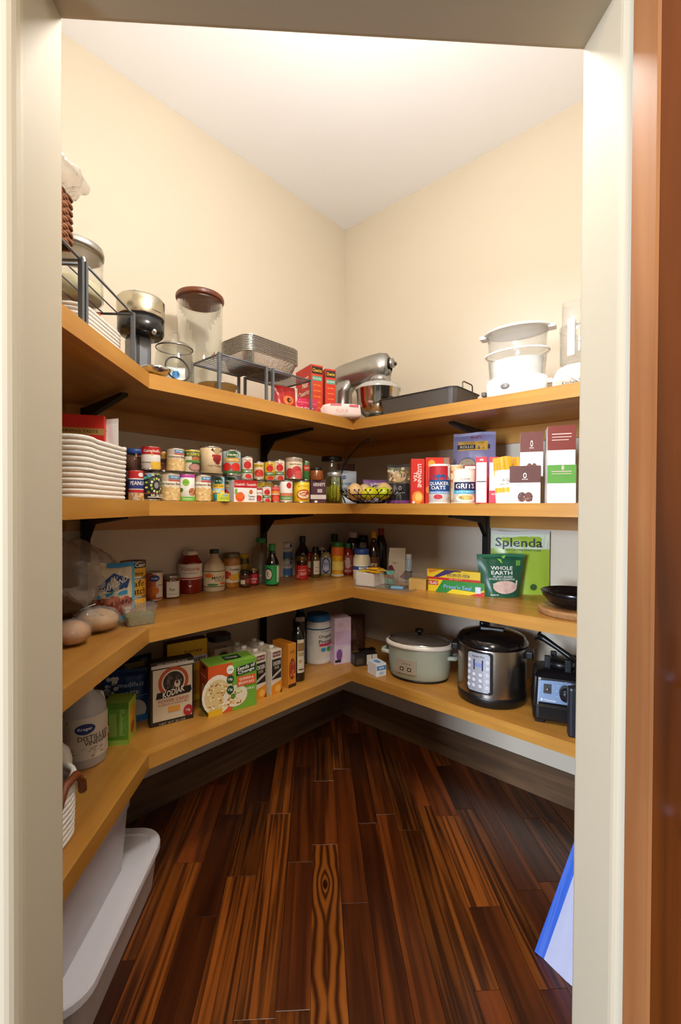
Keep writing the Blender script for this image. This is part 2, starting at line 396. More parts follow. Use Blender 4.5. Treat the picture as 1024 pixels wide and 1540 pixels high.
# knot figured plank
def knot_mat():
    m = bpy.data.materials.new('knot_plank_wood'); m.use_nodes = True
    n, l = m.node_tree.nodes, m.node_tree.links; b = n['Principled BSDF']
    b.inputs['Roughness'].default_value = .3; b.inputs['Coat Weight'].default_value = .35
    tc = n.new('ShaderNodeTexCoord')
    vs = n.new('ShaderNodeVectorMath'); vs.operation = 'SUBTRACT'; vs.inputs[1].default_value = (0.0366, 1.7095, 0)
    l.new(tc.outputs['Object'], vs.inputs[0])
    mp = n.new('ShaderNodeMapping'); mp.inputs['Scale'].default_value = (30, 13, 0); l.new(vs.outputs[0], mp.inputs[0])
    ln = n.new('ShaderNodeVectorMath'); ln.operation = 'LENGTH'; l.new(mp.outputs[0], ln.inputs[0])
    no = n.new('ShaderNodeTexNoise'); no.inputs['Scale'].default_value = 6; no.inputs['Detail'].default_value = 1; l.new(tc.outputs['Object'], no.inputs['Vector'])
    # rings close to the knot, straight grain away from it
    ex = n.new('ShaderNodeMath'); ex.operation = 'POWER'; ex.inputs[0].default_value = 2.718
    ng = n.new('ShaderNodeMath'); ng.operation = 'MULTIPLY'; ng.inputs[1].default_value = -1.1; l.new(ln.outputs['Value'], ng.inputs[0]); l.new(ng.outputs[0], ex.inputs[1])
    sp = n.new('ShaderNodeSeparateXYZ'); l.new(vs.outputs[0], sp.inputs[0])
    gx = n.new('ShaderNodeMath'); gx.operation = 'MULTIPLY'; gx.inputs[1].default_value = 95; l.new(sp.outputs[0], gx.inputs[0])
    kr = n.new('ShaderNodeMath'); kr.operation = 'MULTIPLY'; kr.inputs[1].default_value = 7; l.new(ex.outputs[0], kr.inputs[0])
    a1 = n.new('ShaderNodeMath'); a1.operation = 'ABSOLUTE'; l.new(gx.outputs[0], a1.inputs[0])
    a2 = n.new('ShaderNodeMath'); a2.operation = 'SUBTRACT'; l.new(a1.outputs[0], a2.inputs[0]); l.new(kr.outputs[0], a2.inputs[1])
    a3 = n.new('ShaderNodeMath'); a3.operation = 'MULTIPLY_ADD'; l.new(no.outputs['Fac'], a3.inputs[0]); a3.inputs[1].default_value = 4.0; l.new(a2.outputs[0], a3.inputs[2])
    fr = n.new('ShaderNodeMath'); fr.operation = 'SINE'; m4 = n.new('ShaderNodeMath'); m4.operation = 'MULTIPLY'; m4.inputs[1].default_value = 2.0
    l.new(a3.outputs[0], m4.inputs[0]); l.new(m4.outputs[0], fr.inputs[0])
    cr = n.new('ShaderNodeValToRGB'); e = cr.color_ramp.elements
    e[0].position = .0; e[0].color = lin('3a1606') + (1,); e[1].position = .8; e[1].color = lin('8f5019') + (1,)
    mr = n.new('ShaderNodeMapRange'); mr.inputs['From Min'].default_value = -1; l.new(fr.outputs[0], mr.inputs['Value']); l.new(mr.outputs[0], cr.inputs[0])
    kn = n.new('ShaderNodeMapRange'); kn.inputs['From Min'].default_value = .22; kn.inputs['From Max'].default_value = .36; l.new(ln.outputs['Value'], kn.inputs['Value'])
    mx = n.new('ShaderNodeMix'); mx.data_type = 'RGBA'; mx.inputs['A'].default_value = lin('2a0d03') + (1,)
    l.new(kn.outputs[0], mx.inputs['Factor']); l.new(cr.outputs[0], mx.inputs['B']); l.new(mx.outputs['Result'], b.inputs['Base Color'])
    return m
KN = knot_mat()
kx0, kyE, = -0.0140, 1.9122
kx1 = kx0 + .109
def plank(x0, x1, y0, y1, m):
    g = .0007; lift = rnd.uniform(0, .0004)
    p = clip([(x0+g, y0+g), (x1-g, y0+g), (x1-g, y1-g), (x0+g, y1-g)], pr_)
    if not p: return
    mb = MB(); e = .0005
    cxm = sum(a for a, _ in p)/len(p); cym = sum(b for _, b in p)/len(p)
    tp = [(a + (e if a < cxm else -e), b + (e if b < cym else -e)) for a, b in p]
    n = len(p)
    mb.loft([(p, -.012), (p, -.0004+lift), (tp, lift)], m); mb.obj('plank', floor)
xs = [kx0]
while xs[0] > XW: xs.insert(0, xs[0] - rnd.choice((.087, .10, .109, .117, .078)))
xs.append(kx1)
while xs[-1] < PRw.x: xs.append(xs[-1] + rnd.choice((.087, .10, .109, .117, .078)))
for i in range(len(xs)-1):
    x0, x1 = xs[i], xs[i+1]
    if abs(x0-kx0) < 1e-6:
        cuts = [YD0-.1, kyE, kyE+.45, kyE+.9, 3.4]
    else:
        cuts = [YD0-.1]; y = YD0-.1 + rnd.uniform(.15, .8)
        while y < 3.4: cuts.append(y); y += rnd.uniform(.35, 1.0)
        cuts.append(3.4)
    for j in range(len(cuts)-1):
        kn = abs(x0-kx0) < 1e-6 and j == 0
        plank(x0, x1, cuts[j], cuts[j+1], KN if kn else (plank_b if rnd.random() < .38 else plank_a))

# ------------------------------------------------------------------ shelves
pine = ('be7c2c', 'e0a84e')
woodL = wood('shelf_pine_left', pine, PI/4, 20, 1.1, .38, .2, contrast=(.2, .85), bump=.02)
woodR = wood('shelf_pine_right', pine, -PI/4, 20, 1.1, .38, .2, contrast=(.2, .85), bump=.02)
woodD = wood('shelf_pine_return', pine, PI/2, 20, 1.1, .38, .2, contrast=(.2, .85), bump=.02)
seam = pm('c58a3c', .4, name='edge_pine')
INN = CO + DEP*(Lv+Rv); BRK = CO + UB*Lv + DEP*Rv
RE = 1.80                                   # right shelf ends here
YE = .80                                    # return shelf ends near the door wall
def shelf(z, label):
    t = thing('pantry_shelf', label, 'shelf', (CX, CY, z))
    o = lambda p: (p[0]-CX, p[1]-CY)
    g = .0004
    fe = .019                               # thickness of the front edge board
    f_in = CO + (DEP-fe)*(Lv+Rv)
    # left run
    k = math.tan(PI/8)
    bk = BRK - fe*Rv - Vector((0, 0)); bk = Vector((BRK.x - fe, 0))
    # point of the inner edge line (offset fe behind the front) where left and return runs meet
    pin = CO + (DEP-fe)*Rv; tt = (pin.x - (BRK.x-fe))/Q2; BI = pin + tt*Lv
    def part(name, pts, z0, z1, m): mb = MB(); mb.prism([o(p) for p in pts], z0, z1, m); return mb.obj(name, t)
    part('board', [CO, PLw, BI, f_in], -.040, 0, woodL)
    part('board', [CO, f_in, CO + (DEP-fe)*Lv + RE*Rv, CO + RE*Rv], -.040, 0, woodR)
    part('board', [PLw, (XW, YE), (BRK.x-fe, YE), BI], -.040, 0, woodD)
    part('front_edge', [f_in, BI, BRK, INN], -TH, .0006, woodL)
    part('front_edge', [INN, CO + DEP*Lv + RE*Rv, CO + (DEP-fe)*Lv + RE*Rv, f_in], -TH, .0006, woodR)
    part('front_edge', [BI, (BRK.x-fe, YE), (BRK.x, YE), BRK], -TH, .0006, woodD)
    # cleats screwed to the wall under the boards
    ct = .02; ci = CO + ct*(Lv+Rv); pl2 = Vector((XW+ct, 0)); c2 = CO + ct*Rv; pl2 = c2 + ((c2.x-(XW+ct))/Q2)*Lv
    part('wall_cleat', [CO, PLw, pl2, ci], -.125, -.0405, woodL)
    part('wall_cleat', [CO, ci, CO + ct*Lv + RE*Rv, CO + RE*Rv], -.125, -.0405, woodR)
    part('wall_cleat', [PLw, (XW, YE), (XW+ct, YE), pl2], -.125, -.0405, woodD)
    return t
shelf(S4, 'topmost golden pine corner shelf carrying racks and kitchen appliances')
shelf(S3, 'eye level golden pine corner shelf carrying the rows of cans')
shelf(S2, 'third pine corner shelf down, carrying jars and condiment bottles')
shelf(S1, 'lowest golden pine corner shelf, carrying the slow cooker and boxes')
# black steel standards with bracket arms
steel_black = pm('0c0a09', .45, .3, name='black_steel')
def standard(base, out, label, levels):
    """base: point on the wall, out: unit vector into the room"""
    t = thing('shelf_standard', label, 'shelf bracket', (base[0], base[1], S1+.01), math.atan2(out[1], out[0]) - PI/2, 'black shelf standards')
    for z in levels:
        zb = z - S1 - .01 - .053; mb = MB(); mb.cbox(0, .035, zb-.378, .032, .022, .377, steel_black); mb.obj('upright', t); mb = MB()
        prof = [(.047, zb-.12), (.047, zb), (.43, zb), (.43, zb-.012), (.12, zb-.042)]
        k = len(prof); vs = [(-.011, a, b) for a, b in prof] + [(.011, a, b) for a, b in prof]
        mb.add(vs, [list(range(k))[::-1], [k+i for i in range(k)]] + [[i, (i+1) % k, k+(i+1) % k, k+i] for i in range(k)], steel_black)
        mb.obj('bracket_arm', t)
standard((-0.3325, 2.6299), Rv, 'black steel shelf standard on the left wall behind the row of cans', (S4, S3, S2))
standard((-0.9985, 1.9639), Rv, 'black steel shelf standard near the left edge behind the rope basket', (S4, S3, S2))
standard((0.9347, 2.4013), Lv, 'black steel shelf standard on the right wall behind the cereal pouches', (S4, S3, S2))
# ceiling lamp above the door, out of the picture
t = thing('ceiling_lamp', 'hanging ceiling lamp with frosted glass dome above the pantry door', 'lamp', (.13, 1.10, HC))
lm = pm('b8b8b8', .3, .9, name='lamp_metal')
mb = MB(); mb.lathe([(.045, -.03), (.06, -.02), (.06, 0), (0, 0)], lm, 24); mb.obj('ceiling_plate', t)
mb = MB(); mb.tube([(0, 0, -.02), (0, 0, -.48)], .006, lm, 10); mb.obj('stem', t)
mb = MB(); mb.lathe([(.012, -.47), (.045, -.485), (.06, -.51), (.061, -.515), (.043, -.490), (.012, -.476)], pm('fff3dd', .5, 0, 0, emit=1.5, name='lamp_glass'), 32, cap=False); mb.obj('dome', t)
# sliding wood door beside the opening
doorw = wood('door_wood', ('552806', '874512'), PI/2, 16, 1.0, .38, .25, zvert=True)
doore_lit = wood('lit_door_edge_wood', ('a5663a', 'c58a58'), PI/2, 20, 1.0, .45, .1, zvert=True)  # edge painted lighter than the face, as if lit from the left
t = thing('door_1', 'stained reddish wood sliding door standing open at the right', 'door', (XR+.001, .586, .012)); t['kind'] = 'structure'
for i in range(5):
    mb = MB(); mb.box(.002+i*.18, 0, 0, .002+(i+1)*.18-.002, .047, 2.5, doorw); mb.obj('door_board', t)
mb = MB(); mb.box(-.004, 0, 0, .0015, .047, 2.5, doore_lit); mb.obj('door_edge', t)
hx, hy = .033, -.001
mb = MB(); hm = pm('8fa3c8', .22, 1.0, .02, name='polished_steel')
for hz in (1.008, 1.198): mb.tube([(.052, 0, hz), (.052, -.018, hz)], .008, hm, 12); mb.ball((.046, -.016, hz), .011, hm)
mb.tube([(.052, -.03, .95), (.052, -.03, 1.255)], .006, pm('1a1512', .4, .6), 10)
mb.obj('pull_handle', t)

# ================================================================== item builders
chrome = pm('d8d8d4', .16, 1.0, .02, name='chrome')
steel = pm('b9b7b2', .3, 1.0, .03, name='brushed_steel')
tin = pm('c9c8c4', .28, 1.0, .03, name='tin')
white_pl = pm('f1efea', .35, 0, .02, name='white_plastic')
black_pl = pm('101011', .35, 0, .03, name='black_plastic')
clear = glassy((.97, .98, .97))
clear_pl = glassy((.96, .96, .95), haze=.06, rough=.08, name='clear_plastic')
film = glassy((.97, .96, .95), haze=.16, rough=.10, name='plastic_film', bump=.9, bscale=22, ior=1.6)
grey_wire = pm('6f747c', .4, .5, .03, name='grey_wire')
def M(c, r=.45, **k): return pm(c, r, 0, .04, 40, name='dye', **k)

def can(name, label, cat, x, y, w, h, z, col, items, j=0.0, group=None, lid=None, hh=None):
    r = w/2; h = hh or h
    t = thing(name, label, cat, (x, y, z), facing(x, y, j), group)
    mb = MB(); tm = lid or tin
    mb.lathe([(0, 0), (r*.95, 0), (r, .0015), (r*.985, .004), (r*.97, .006), (r*.97, h-.006), (r*.985, h-.004), (r, h-.0015), (r*.97, h), (r*.94, h-.003), (0, h-.003)], tm, 28)
    mb.obj('can_body', t)
    mb = MB(); mb.lathe([(r*.972, .006), (r*.985, .0065), (r*.985, h-.0065), (r*.972, h-.006)], M(col, .38), 28, cap=False)
    lb = mb.obj('paper_label', t)
    if items: print_on(lb, cylmap(r*.985, h, 1.25), items, umax=PI/1.25)
    return t
def carton(name, label, cat, x, y, w, h, z, d, rz, col, front=None, right=None, left=None, top=None, group=None, tilt=0.0, part='carton', roll=0.0):
    t = thing(name, label, cat, (x, y, z), rz, group, tilt, roll)
    mb = MB(); mb.cbox(0, 0, 0, w, d, h, M(col, .5), .0025); b = mb.obj(part, t)
    if front: print_on(b, frontmap(w, d, h), front)
    if right: print_on(b, rightmap(w, d, h), right, 'side_print')
    if left: print_on(b, leftmap(w, d, h), left, 'side_print')
    if top: print_on(b, topmap(w, d, h), top, 'top_print')
    return t
def r_at(prof, z):
    for (r0, a), (r1, b) in zip(prof, prof[1:]):
        if a <= z <= b and b > a: return r0 + (r1-r0)*(z-a)/(b-a)
    return prof[-2][0]
def vessel(name, label, cat, x, y, w, h, z, prof, mat, cap=None, lab=None, items=None, j=0.0, group=None, content=None, sy=1.0, capmat=None, seg=24, A=1.25, body='body', capname='lid'):
    """turned jar or bottle; prof in units of (w/2, h); cap=(r, z0, z1); lab=(z0, z1, colour); content=(z1, mat)"""
    R = w/2; t = thing(name, label, cat, (x, y, z), facing(x, y, j), group)
    mb = MB(); mb.lathe([(r*R, q*h) for r, q in prof], mat, seg, sy=sy); b = mb.obj(body, t)
    if content:
        cp = [(max(r*R-.0025, 0), max(q*h, .003)) for r, q in prof if q <= content[0]]
        cp.append((cp[-1][0], content[0]*h)); cp.append((0, content[0]*h))
        mb = MB(); mb.lathe(cp, content[1], seg, sy=sy); mb.obj('contents', t)
    if cap:
        r, z0, z1 = cap; mb = MB(); cm = capmat or black_pl
        mb.lathe([(r*R*.97, z0*h), (r*R, z0*h+.001), (r*R, z1*h-.002), (r*R*.93, z1*h), (0, z1*h)], cm, seg, sy=min(1, sy*1.15) if sy < 1 else 1); mb.obj(capname, t)
    if lab:
        z0, z1, col = lab[:3]; rr = lab[3] if len(lab) > 3 else max([r_at(prof, z0), r_at(prof, z1)] + [r for r, q in prof if z0 <= q <= z1])
        k = R*rr+.0006; mb = MB()
        seg2 = 28; AA = lab[4] if len(lab) > 4 else PI
        vs = []; fs = []
        for i in range(seg2+1):
            a = -AA + 2*AA*i/seg2
            for q in (z0*h, z1*h): vs.append((k*math.sin(a), -k*sy*math.cos(a), q))
        for i in range(seg2): fs.append([2*i, 2*i+2, 2*i+3, 2*i+1])
        mb.add(vs, fs, M(col, .45), True); lb = mb.obj('paper_label', t)
        if items: print_on(lb, (lambda u, v, o: ((k+o+.0002)*math.sin(u*A), -(k*sy+o+.0002)*math.cos(u*A), z0*h+v*(z1-z0)*h)), items, umax=min(AA/A, 2.4))
    elif items:
        print_on(b, cylmap(R+.0006, h, A), items)
    return t
JAR = [(0, 0), (.93, 0), (1, .03), (1, .72), (.96, .80), (.84, .86), (.84, .97), (0, .97)]
TALLJAR = [(0, 0), (.93, 0), (1, .03), (1, .68), (.92, .80), (.7, .87), (.66, .96), (0, .96)]
BOT = [(0, 0), (.92, 0), (1, .03), (1, .52), (.94, .60), (.55, .74), (.36, .80), (.34, .93), (0, .93)]
def pouch(name, label, cat, x, y, w, h, z, depth, rz, col, items, tilt=0.0, group=None, top=None, flare=0.0, wr=.004, back=None, part='pouch', roll=0.0, rough=.32):
    t = thing(name, label, cat, (x, y, z), rz, group, tilt, roll)
    rn = random.Random(int(abs(x)*1e4) + 5); p1, p2 = rn.uniform(0, 6), rn.uniform(0, 6)
    def th(u, v):
        g = (1-v)**.55 if v < .93 else .02
        g = max(g, .02)
        e = max(0.0, 1-abs(u)**3)
        return depth/2*(.04 + .96*e*g) + (wr*math.sin(7*u+9*v+p1)*math.sin(5*v-4*u+p2))*e*(1 if v < .9 else .3)
    def fm(u, v, o, s=-1): return (u*w/2*(1-flare*(1-v)), s*(th(u, v)+o), v*h*(1 + .012*math.sin(3*u+p1)*(v > .9)))
    nu, nv = 14, 16; mb = MB(); mt = M(col, rough); tm = M(top, rough) if top else mt
    for s in (-1, 1):
        vs = [fm(-1+2*i/nu, j/nv, 0, s) for j in range(nv+1) for i in range(nu+1)]; fs = []; ft = []
        for j in range(nv):
            for i in range(nu):
                a = j*(nu+1)+i; f = [a, a+1, a+nu+2, a+nu+1]
                if s > 0: f = f[::-1]
                (ft if j >= nv-1 else fs).append(f)
        mm = M(back, rough) if (back and s > 0) else mt
        mb.add(vs, fs, mm, True); mb.add(vs, ft, tm, True)
    # side seams, bottom and top
    nvv = nv+1; vs = []; fs = []
    for u in (-1, 1):
        o = len(vs); vs += [fm(u, j/nv, 0, -1) for j in range(nvv)] + [fm(u, j/nv, 0, 1) for j in range(nvv)]
        for j in range(nv): fs.append([o+j, o+nvv+j, o+nvv+j+1, o+j+1])
    for v in (0, 1):
        o = len(vs); vs += [fm(-1+2*i/nu, v, 0, -1) for i in range(nu+1)] + [fm(-1+2*i/nu, v, 0, 1) for i in range(nu+1)]
        for i in range(nu): fs.append([o+i, o+i+1, o+nu+1+i+1, o+nu+1+i])
    mb.add(vs, fs, mt)
    b = mb.obj(part, t)
    if items: print_on(b, lambda u, v, o: fm(u, v, o+.0015), items)
    return t
def rope_basket(name, label, x, y, z, w, d, h, rz, coils, col='ece6dc', rad=.05, dip=None):
    t = thing(name, label, 'basket', (x, y, z), rz)
    rp = pm(col, .9, 0, .12, 120, .8, 420, name='cotton_rope'); r = h/coils/2
    mb = MB()
    for i in range(coils):
        zz = r*.98 + i*2*r; gr = 1 + .03*i/coils
        o = rrect(w*gr-2*r, d*gr-2*r, rad, 6)
        mb.tube([(px, py, zz + (dip(px, py)*(i+1)/coils if dip else 0)) for px, py in o], r*1.06, rp, 8, True)
    mb.obj('coil_wall', t)
    mb = MB(); mb.prism(rrect(w-2*r, d-2*r, rad, 6), .001, .008, rp); mb.obj('basket_base', t)
    return t
def wire_rack(label, x, y, z, ln, dp, h, rz, n=9, group=None):
    """x,y: front left post; length runs along local +X, depth along local +Y"""
    t = thing('wire_rack', label, 'rack', (x, y, z), rz, group)
    r = .0055; mb = MB()
    for px, py in ((0, 0), (ln, 0), (0, dp), (ln, dp)):
        mb = MB(); mb.cbox(px, py, 0, .011, .011, h, grey_wire); mb.obj('leg', t)
    mb = MB(); mb.tube([(0, 0, h-r), (ln, 0, h-r), (ln, dp, h-r), (0, dp, h-r)], r*.8, grey_wire, 6, True); mb.obj('top_frame', t)
    for i in range(1, n):
        q = dp*i/n; mb = MB(); mb.tube([(0, q, h-r), (ln, q, h-r)], .0024, grey_wire, 6); mb.obj('wire', t)
    return t
def tray_shell(mb, w0, d0, w1, d1, h, r, m, rim=.006, th=.0012):
    """tapered open pan: base w0 x d0, mouth w1 x d1"""
    a = rrect(w0, d0, r, 5); b = rrect(w1, d1, r*1.1, 5); c = rrect(w1+2*rim, d1+2*rim, r*1.2, 5)
    ai = rrect(w0-2*th, d0-2*th, r, 5); bi = rrect(w1-2*th, d1-2*th, r*1.1, 5)
    mb.loft([(a, 0), (b, h-.002), (c, h-.002), (c, h), (bi, h), (ai, th)], m)

# ================================================================== TOP SHELF
# left end: wire rack over a basket of snack bags
rk = wire_rack('tall grey wire rack on the top shelf at the left edge over a rope basket', -.600, 1.195, S4, .30, .325, .165, PI/2, 7)
rope_basket('rope_basket', 'white rope basket under the grey wire rack on the top shelf', -.765, 1.42, S4+.001, .225, .27, .105, 0, 9, 'e9e4dc', .04)
pouch('snack_bag', 'yellow snack bag in the basket under the rack', 'bag', -.79, 1.385, .12, .135, S4+.012, .035, .35, 'e8b21c', [('r', -.7, .3, .7, .6, 'f6d24a')])
pouch('snack_bag', 'orange and red snack bag in the basket under the rack', 'bag', -.755, 1.455, .13, .14, S4+.012, .035, .35, 'd9661c', [('r', -.8, .55, .8, .8, 'b3261a'), ('e', .1, .35, .35, .15, '2a2448')])
pouch('snack_bag', 'pale plastic snack bag leaning at the back of the racked basket', 'bag', -.775, 1.51, .14, .135, S4+.012, .025, .1, 'd9d2c4', [('r', -.6, .3, .6, .7, 'e8dcb8')])
wire_rack('tall grey wire rack nearest the door frame carrying the brown wicker basket', -.600, .86, S4, .315, .325, .165, PI/2, 7)
# woven basket standing on the rack, with a crumpled clear bag on top
t = thing('wicker_basket', 'dark brown woven wicker basket on top of the tall wire rack', 'basket', (-.700, 1.035, S4+.166), .02)
wk = pm('6b3a1c', .6, 0, .3, 60, .4, 300, name='wicker')
wk2 = pm('8a5228', .6, 0, .3, 60, .4, 300, name='wicker')
mb = MB(); bw, bd, bh = .19, .23, .125
mb.cbox(0, 0, 0, bw-.016, bd-.016, bh-.01, pm('2b1509', .8)); mb.obj('liner', t)
mb = MB()
for i in range(14):
    zz = .005 + i*bh/14.2; o = rrect(bw, bd, .018, 4); dense = []
    for a in range(len(o)):
        p, q_ = o[a], o[(a+1) % len(o)]; L_ = math.hypot(q_[0]-p[0], q_[1]-p[1]); k = max(1, int(L_/.006))
        for s_ in range(k): dense.append((p[0]+(q_[0]-p[0])*s_/k, p[1]+(q_[1]-p[1])*s_/k))
    pts = []
    for a, (px, py) in enumerate(dense):
        wv = .0026*(1 if (a//2 + i) % 2 else -1); nn = math.hypot(px, py)
        pts.append((px+wv*px/nn, py+wv*py/nn, zz))
    mb.tube(pts, .0048, wk if i % 2 else wk2, 6, True)
mb.obj('woven_wall', t)
mb = MB(); rn = random.Random(4)
mb.ball((0, 0, 0), .09, film, 32, 20, (1.05, .95, .36), lambda u: 1 + .13*math.sin(6*u[0]+3*u[2])*math.sin(7*u[1]+5*u[2]) + .04*math.sin(17*u[0]+11*u[1]))
o = mb.obj('plastic_bag', None, (-.655, 1.10, S4+.166+.155)); tag(o, 'crumpled clear plastic bag lying on top of the brown wicker basket', 'plastic bag')
# big glass jar behind the rack
t = thing('glass_jar', 'wide glass jar with metal banded lid standing on the tall wire rack', 'jar', (-.755, 1.43, S4+.166), 0)
mb = MB(); mb.lathe([(0, 0), (.076, 0), (.084, .01), (.084, .125), (.078, .138), (.078, .145), (.075, .145), (.075, .136), (.081, .123), (.081, .012), (0, .006)], clear, 32); mb.obj('body', t)
mb = MB(); mb.lathe([(.079, .143), (.086, .145), (.087, .155), (.085, .167), (.076, .172), (0, .175)], steel, 32); mb.obj('lid', t)
mb = MB(); mb.lathe([(0, .009), (.078, .009), (.078, .05), (.05, .06), (0, .062)], pm('d8cfae', .8, 0, .3, 30), 24); mb.obj('contents', t)
# drink maker with steel head
x0, y0 = -0.6515, 1.6957
t = thing('drink_maker', 'black countertop drink maker with a brushed steel drum head', 'appliance', (x0, y0, S4), facing(x0, y0, .35))
mb = MB(); mb.cbox(0, .02, 0, .12, .13, .018, black_pl, .006); mb.obj('foot', t)
mb = MB(); mb.cbox(0, .03, .018, .075, .09, .15, pm('6d7076', .35, .5), .02); mb.obj('column', t)
mb = MB(); mb.cbox(-.016, -.0155, .03, .010, .004, .13, black_pl); mb.obj('column_slot', t)
mb = MB(); mb.lathe([(0, .160), (.068, .160), (.077, .168), (.080, .176), (.080, .225), (0, .225)], pm('17181a', .2), 36); mb.obj('drum_bottom', t)
mb = MB(); mb.lathe([(.081, .225), (.082, .228), (.082, .288), (.076, .296), (0, .298)], pm('c9c2ae', .25, 1.0, .04), 36)
h1 = mb.obj('steel_head', t)
print_on(h1, cylmap(.0825, 1, 1), [('t', 'CUISINART', .35, .24, .5, .006, '4a4740')])
mb = MB(); mb.tube([(-.03, .02, .29), (-.03, .02, .325), (-.012, .02, .33)], .007, steel, 10); mb.obj('lever', t)
mb = MB(); mb.ball((.02, -.068, .168), .011, chrome); mb.obj('spout_knob', t)
# steel strainer dish with black ring
x0, y0 = -0.5828, 1.6513
t = thing('strainer', 'shallow polished steel strainer dish beside the glass cookie jar', 'strainer', (x0, y0, S4), .2)
mb = MB(); mb.lathe([(0, .004), (.03, .006), (.05, .022), (.053, .03), (.05, .032), (.047, .024), (0, .010)], chrome, 28); mb.obj('dish', t)
mb = MB(); mb.tube([(-.05, 0, .029), (-.075, 0, .032)], .005, black_pl); mb.obj('stub_handle', t)
x0, y0 = -0.5215, 1.7055
t = thing('ring_trivet', 'thin dark grey metal ring leaning on the glass cookie jar', 'ring', (x0, y0, S4), .75)
mb = MB(); mb.tube([(.046*math.cos(a*PI/16), .012*math.sin(a*PI/16), .049+.046*math.sin(a*PI/16)) for a in range(32)], .0032, pm('3a3c40', .4, .5), 8, True); mb.obj('ring', t)
# glass cookie jar
x0, y0 = -0.5679, 1.8147
t = thing('cookie_jar', 'glass cookie jar with knobbed glass lid and packet inside', 'jar', (x0, y0, S4), 0)
mb = MB(); mb.lathe([(0, 0), (.055, 0), (.07, .02), (.075, .07), (.07, .135), (.062, .152), (.062, .158), (.059, .158), (.059, .15), (.067, .132), (.072, .07), (.067, .022), (0, .006)], clear, 32); mb.obj('body', t)
mb = MB(); mb.lathe([(.068, .159), (.070, .163), (.055, .176), (.022, .186), (.014, .192), (.022, .200), (.024, .212), (.016, .22), (0, .221)], clear, 32)
lo = mb.obj('lid', t)
mb = MB(); mb.tube([(.069*math.cos(a*PI/16), .069*math.sin(a*PI/16), .16) for a in range(32)], .003, pm('8d9092', .25, .8), 8, True); mb.obj('lid_band', lo)
pouch('packet', 'small blue and white packet inside the glass cookie jar', 'packet', x0+.01, y0-.015, .07, .075, S4+.008, .025, .3, 'e4edf4', [('r', -.9, .0, .9, .3, '3f8fd6'), ('e', 0, .6, .4, .2, '3f8fd6')])
# tall canister with wooden lid
x0, y0, w_, h_ = -0.5446, 2.1137, 0.2157, 0.5044
t = thing('glass_canister', 'tall clear glass canister with a round reddish wood lid', 'canister', (x0, y0, S4), 0)
r_ = w_/2-.006
mb = MB(); mb.lathe([(0, 0), (r_-.006, 0), (r_, .008), (r_, h_-.022), (r_-.003, h_-.022), (r_-.003, .012), (0, .01)], clear, 40); mb.obj('body', t)
mb = MB(); lw = wood('lid_wood', ('5a2410', '8e4a26'), 0, 40, 3, .4); mb.lathe([(0, h_-.03), (r_-.006, h_-.03), (r_-.006, h_-.021), (r_+.004, h_-.021), (r_+.006, h_-.017), (r_+.006, h_-.006), (r_+.003, h_), (0, h_)], lw, 40, smooth=False); mb.obj('wood_lid', t)
# wire racks with foil pans
ra = -0.3934, 1.8167
wire_rack('small grey wire rack over a cake pan on the top shelf', ra[0], ra[1], S4, .238, .205, .152, PI/4, 10, 'small wire racks')
rb = -0.1998, 2.0102
wire_rack('small grey wire rack over red bags beside the cereal boxes', rb[0], rb[1], S4, .235, .205, .152, PI/4, 10, 'small wire racks')
foil = pm('d2d2d0', .22, 1.0, .05, 40, .5, 90, name='foil')
x0, y0 = -0.2658, 2.1026
proto = None
for i in range(10):
    if proto is None:
        proto = thing('foil_pan', 'lowest silver foil baking pan of the stack on the wire racks', 'foil pan', (x0, y0, S4+.153), PI/4, 'foil pans stacked on the wire racks')
        mb = MB(); tray_shell(mb, .265, .17, .30, .205, .055, .035, foil, .007, .0008); mb.obj('pan_shell', proto)
        o = rrect(.314, .219, .05, 6); mb = MB()
        mb.tube([(a, b, .0545 + .0008*(k % 2)) for k, (a, b) in enumerate(o)], .0022, foil, 6, True); mb.obj('rolled_rim', proto)
    else:
        c = copy_tree(proto); c['label'] = 'topmost silver foil baking pan of the stack on the wire racks' if i == 9 else 'silver foil baking pan in the middle of the stack on the wire racks'; c.location.z = S4+.153 + i*.0072; c.rotation_euler.z = PI/4 + .01*math.sin(i*2.3)
x0, y0 = -0.4223, 1.9249
t = thing('cake_pan', 'round silver cake pan under the small wire rack', 'pan', (x0, y0, S4), 0)
mb = MB(); mb.lathe([(0, 0), (.068, 0), (.078, .042), (.083, .043), (.083, .046), (.076, .046), (.067, .003), (0, .002)], pm('a9adb3', .3, 1.0), 32); mb.obj('pan_shell', t)
x0, y0 = -0.3851, 1.9197
t = thing('wire_trivet', 'little copper wire stand on the small wire rack', 'wire stand', (x0-.02, y0-.005, S4+.153), .3)
mb = MB(); cop = pm('8a5a2c', .35, .9)
for k in range(3): mb.tube([(-.03+.03*k, -.02, 0), (-.03+.03*k, -.02, .022), (-.03+.03*k, .02, .022), (-.03+.03*k, .02, 0)], .0022, cop, 6)
mb.tube([(-.04, -.02, .011), (.04, -.02, .011)], .0022, cop, 6); mb.tube([(-.04, .02, .011), (.04, .02, .011)], .0022, cop, 6); mb.obj('wire', t)
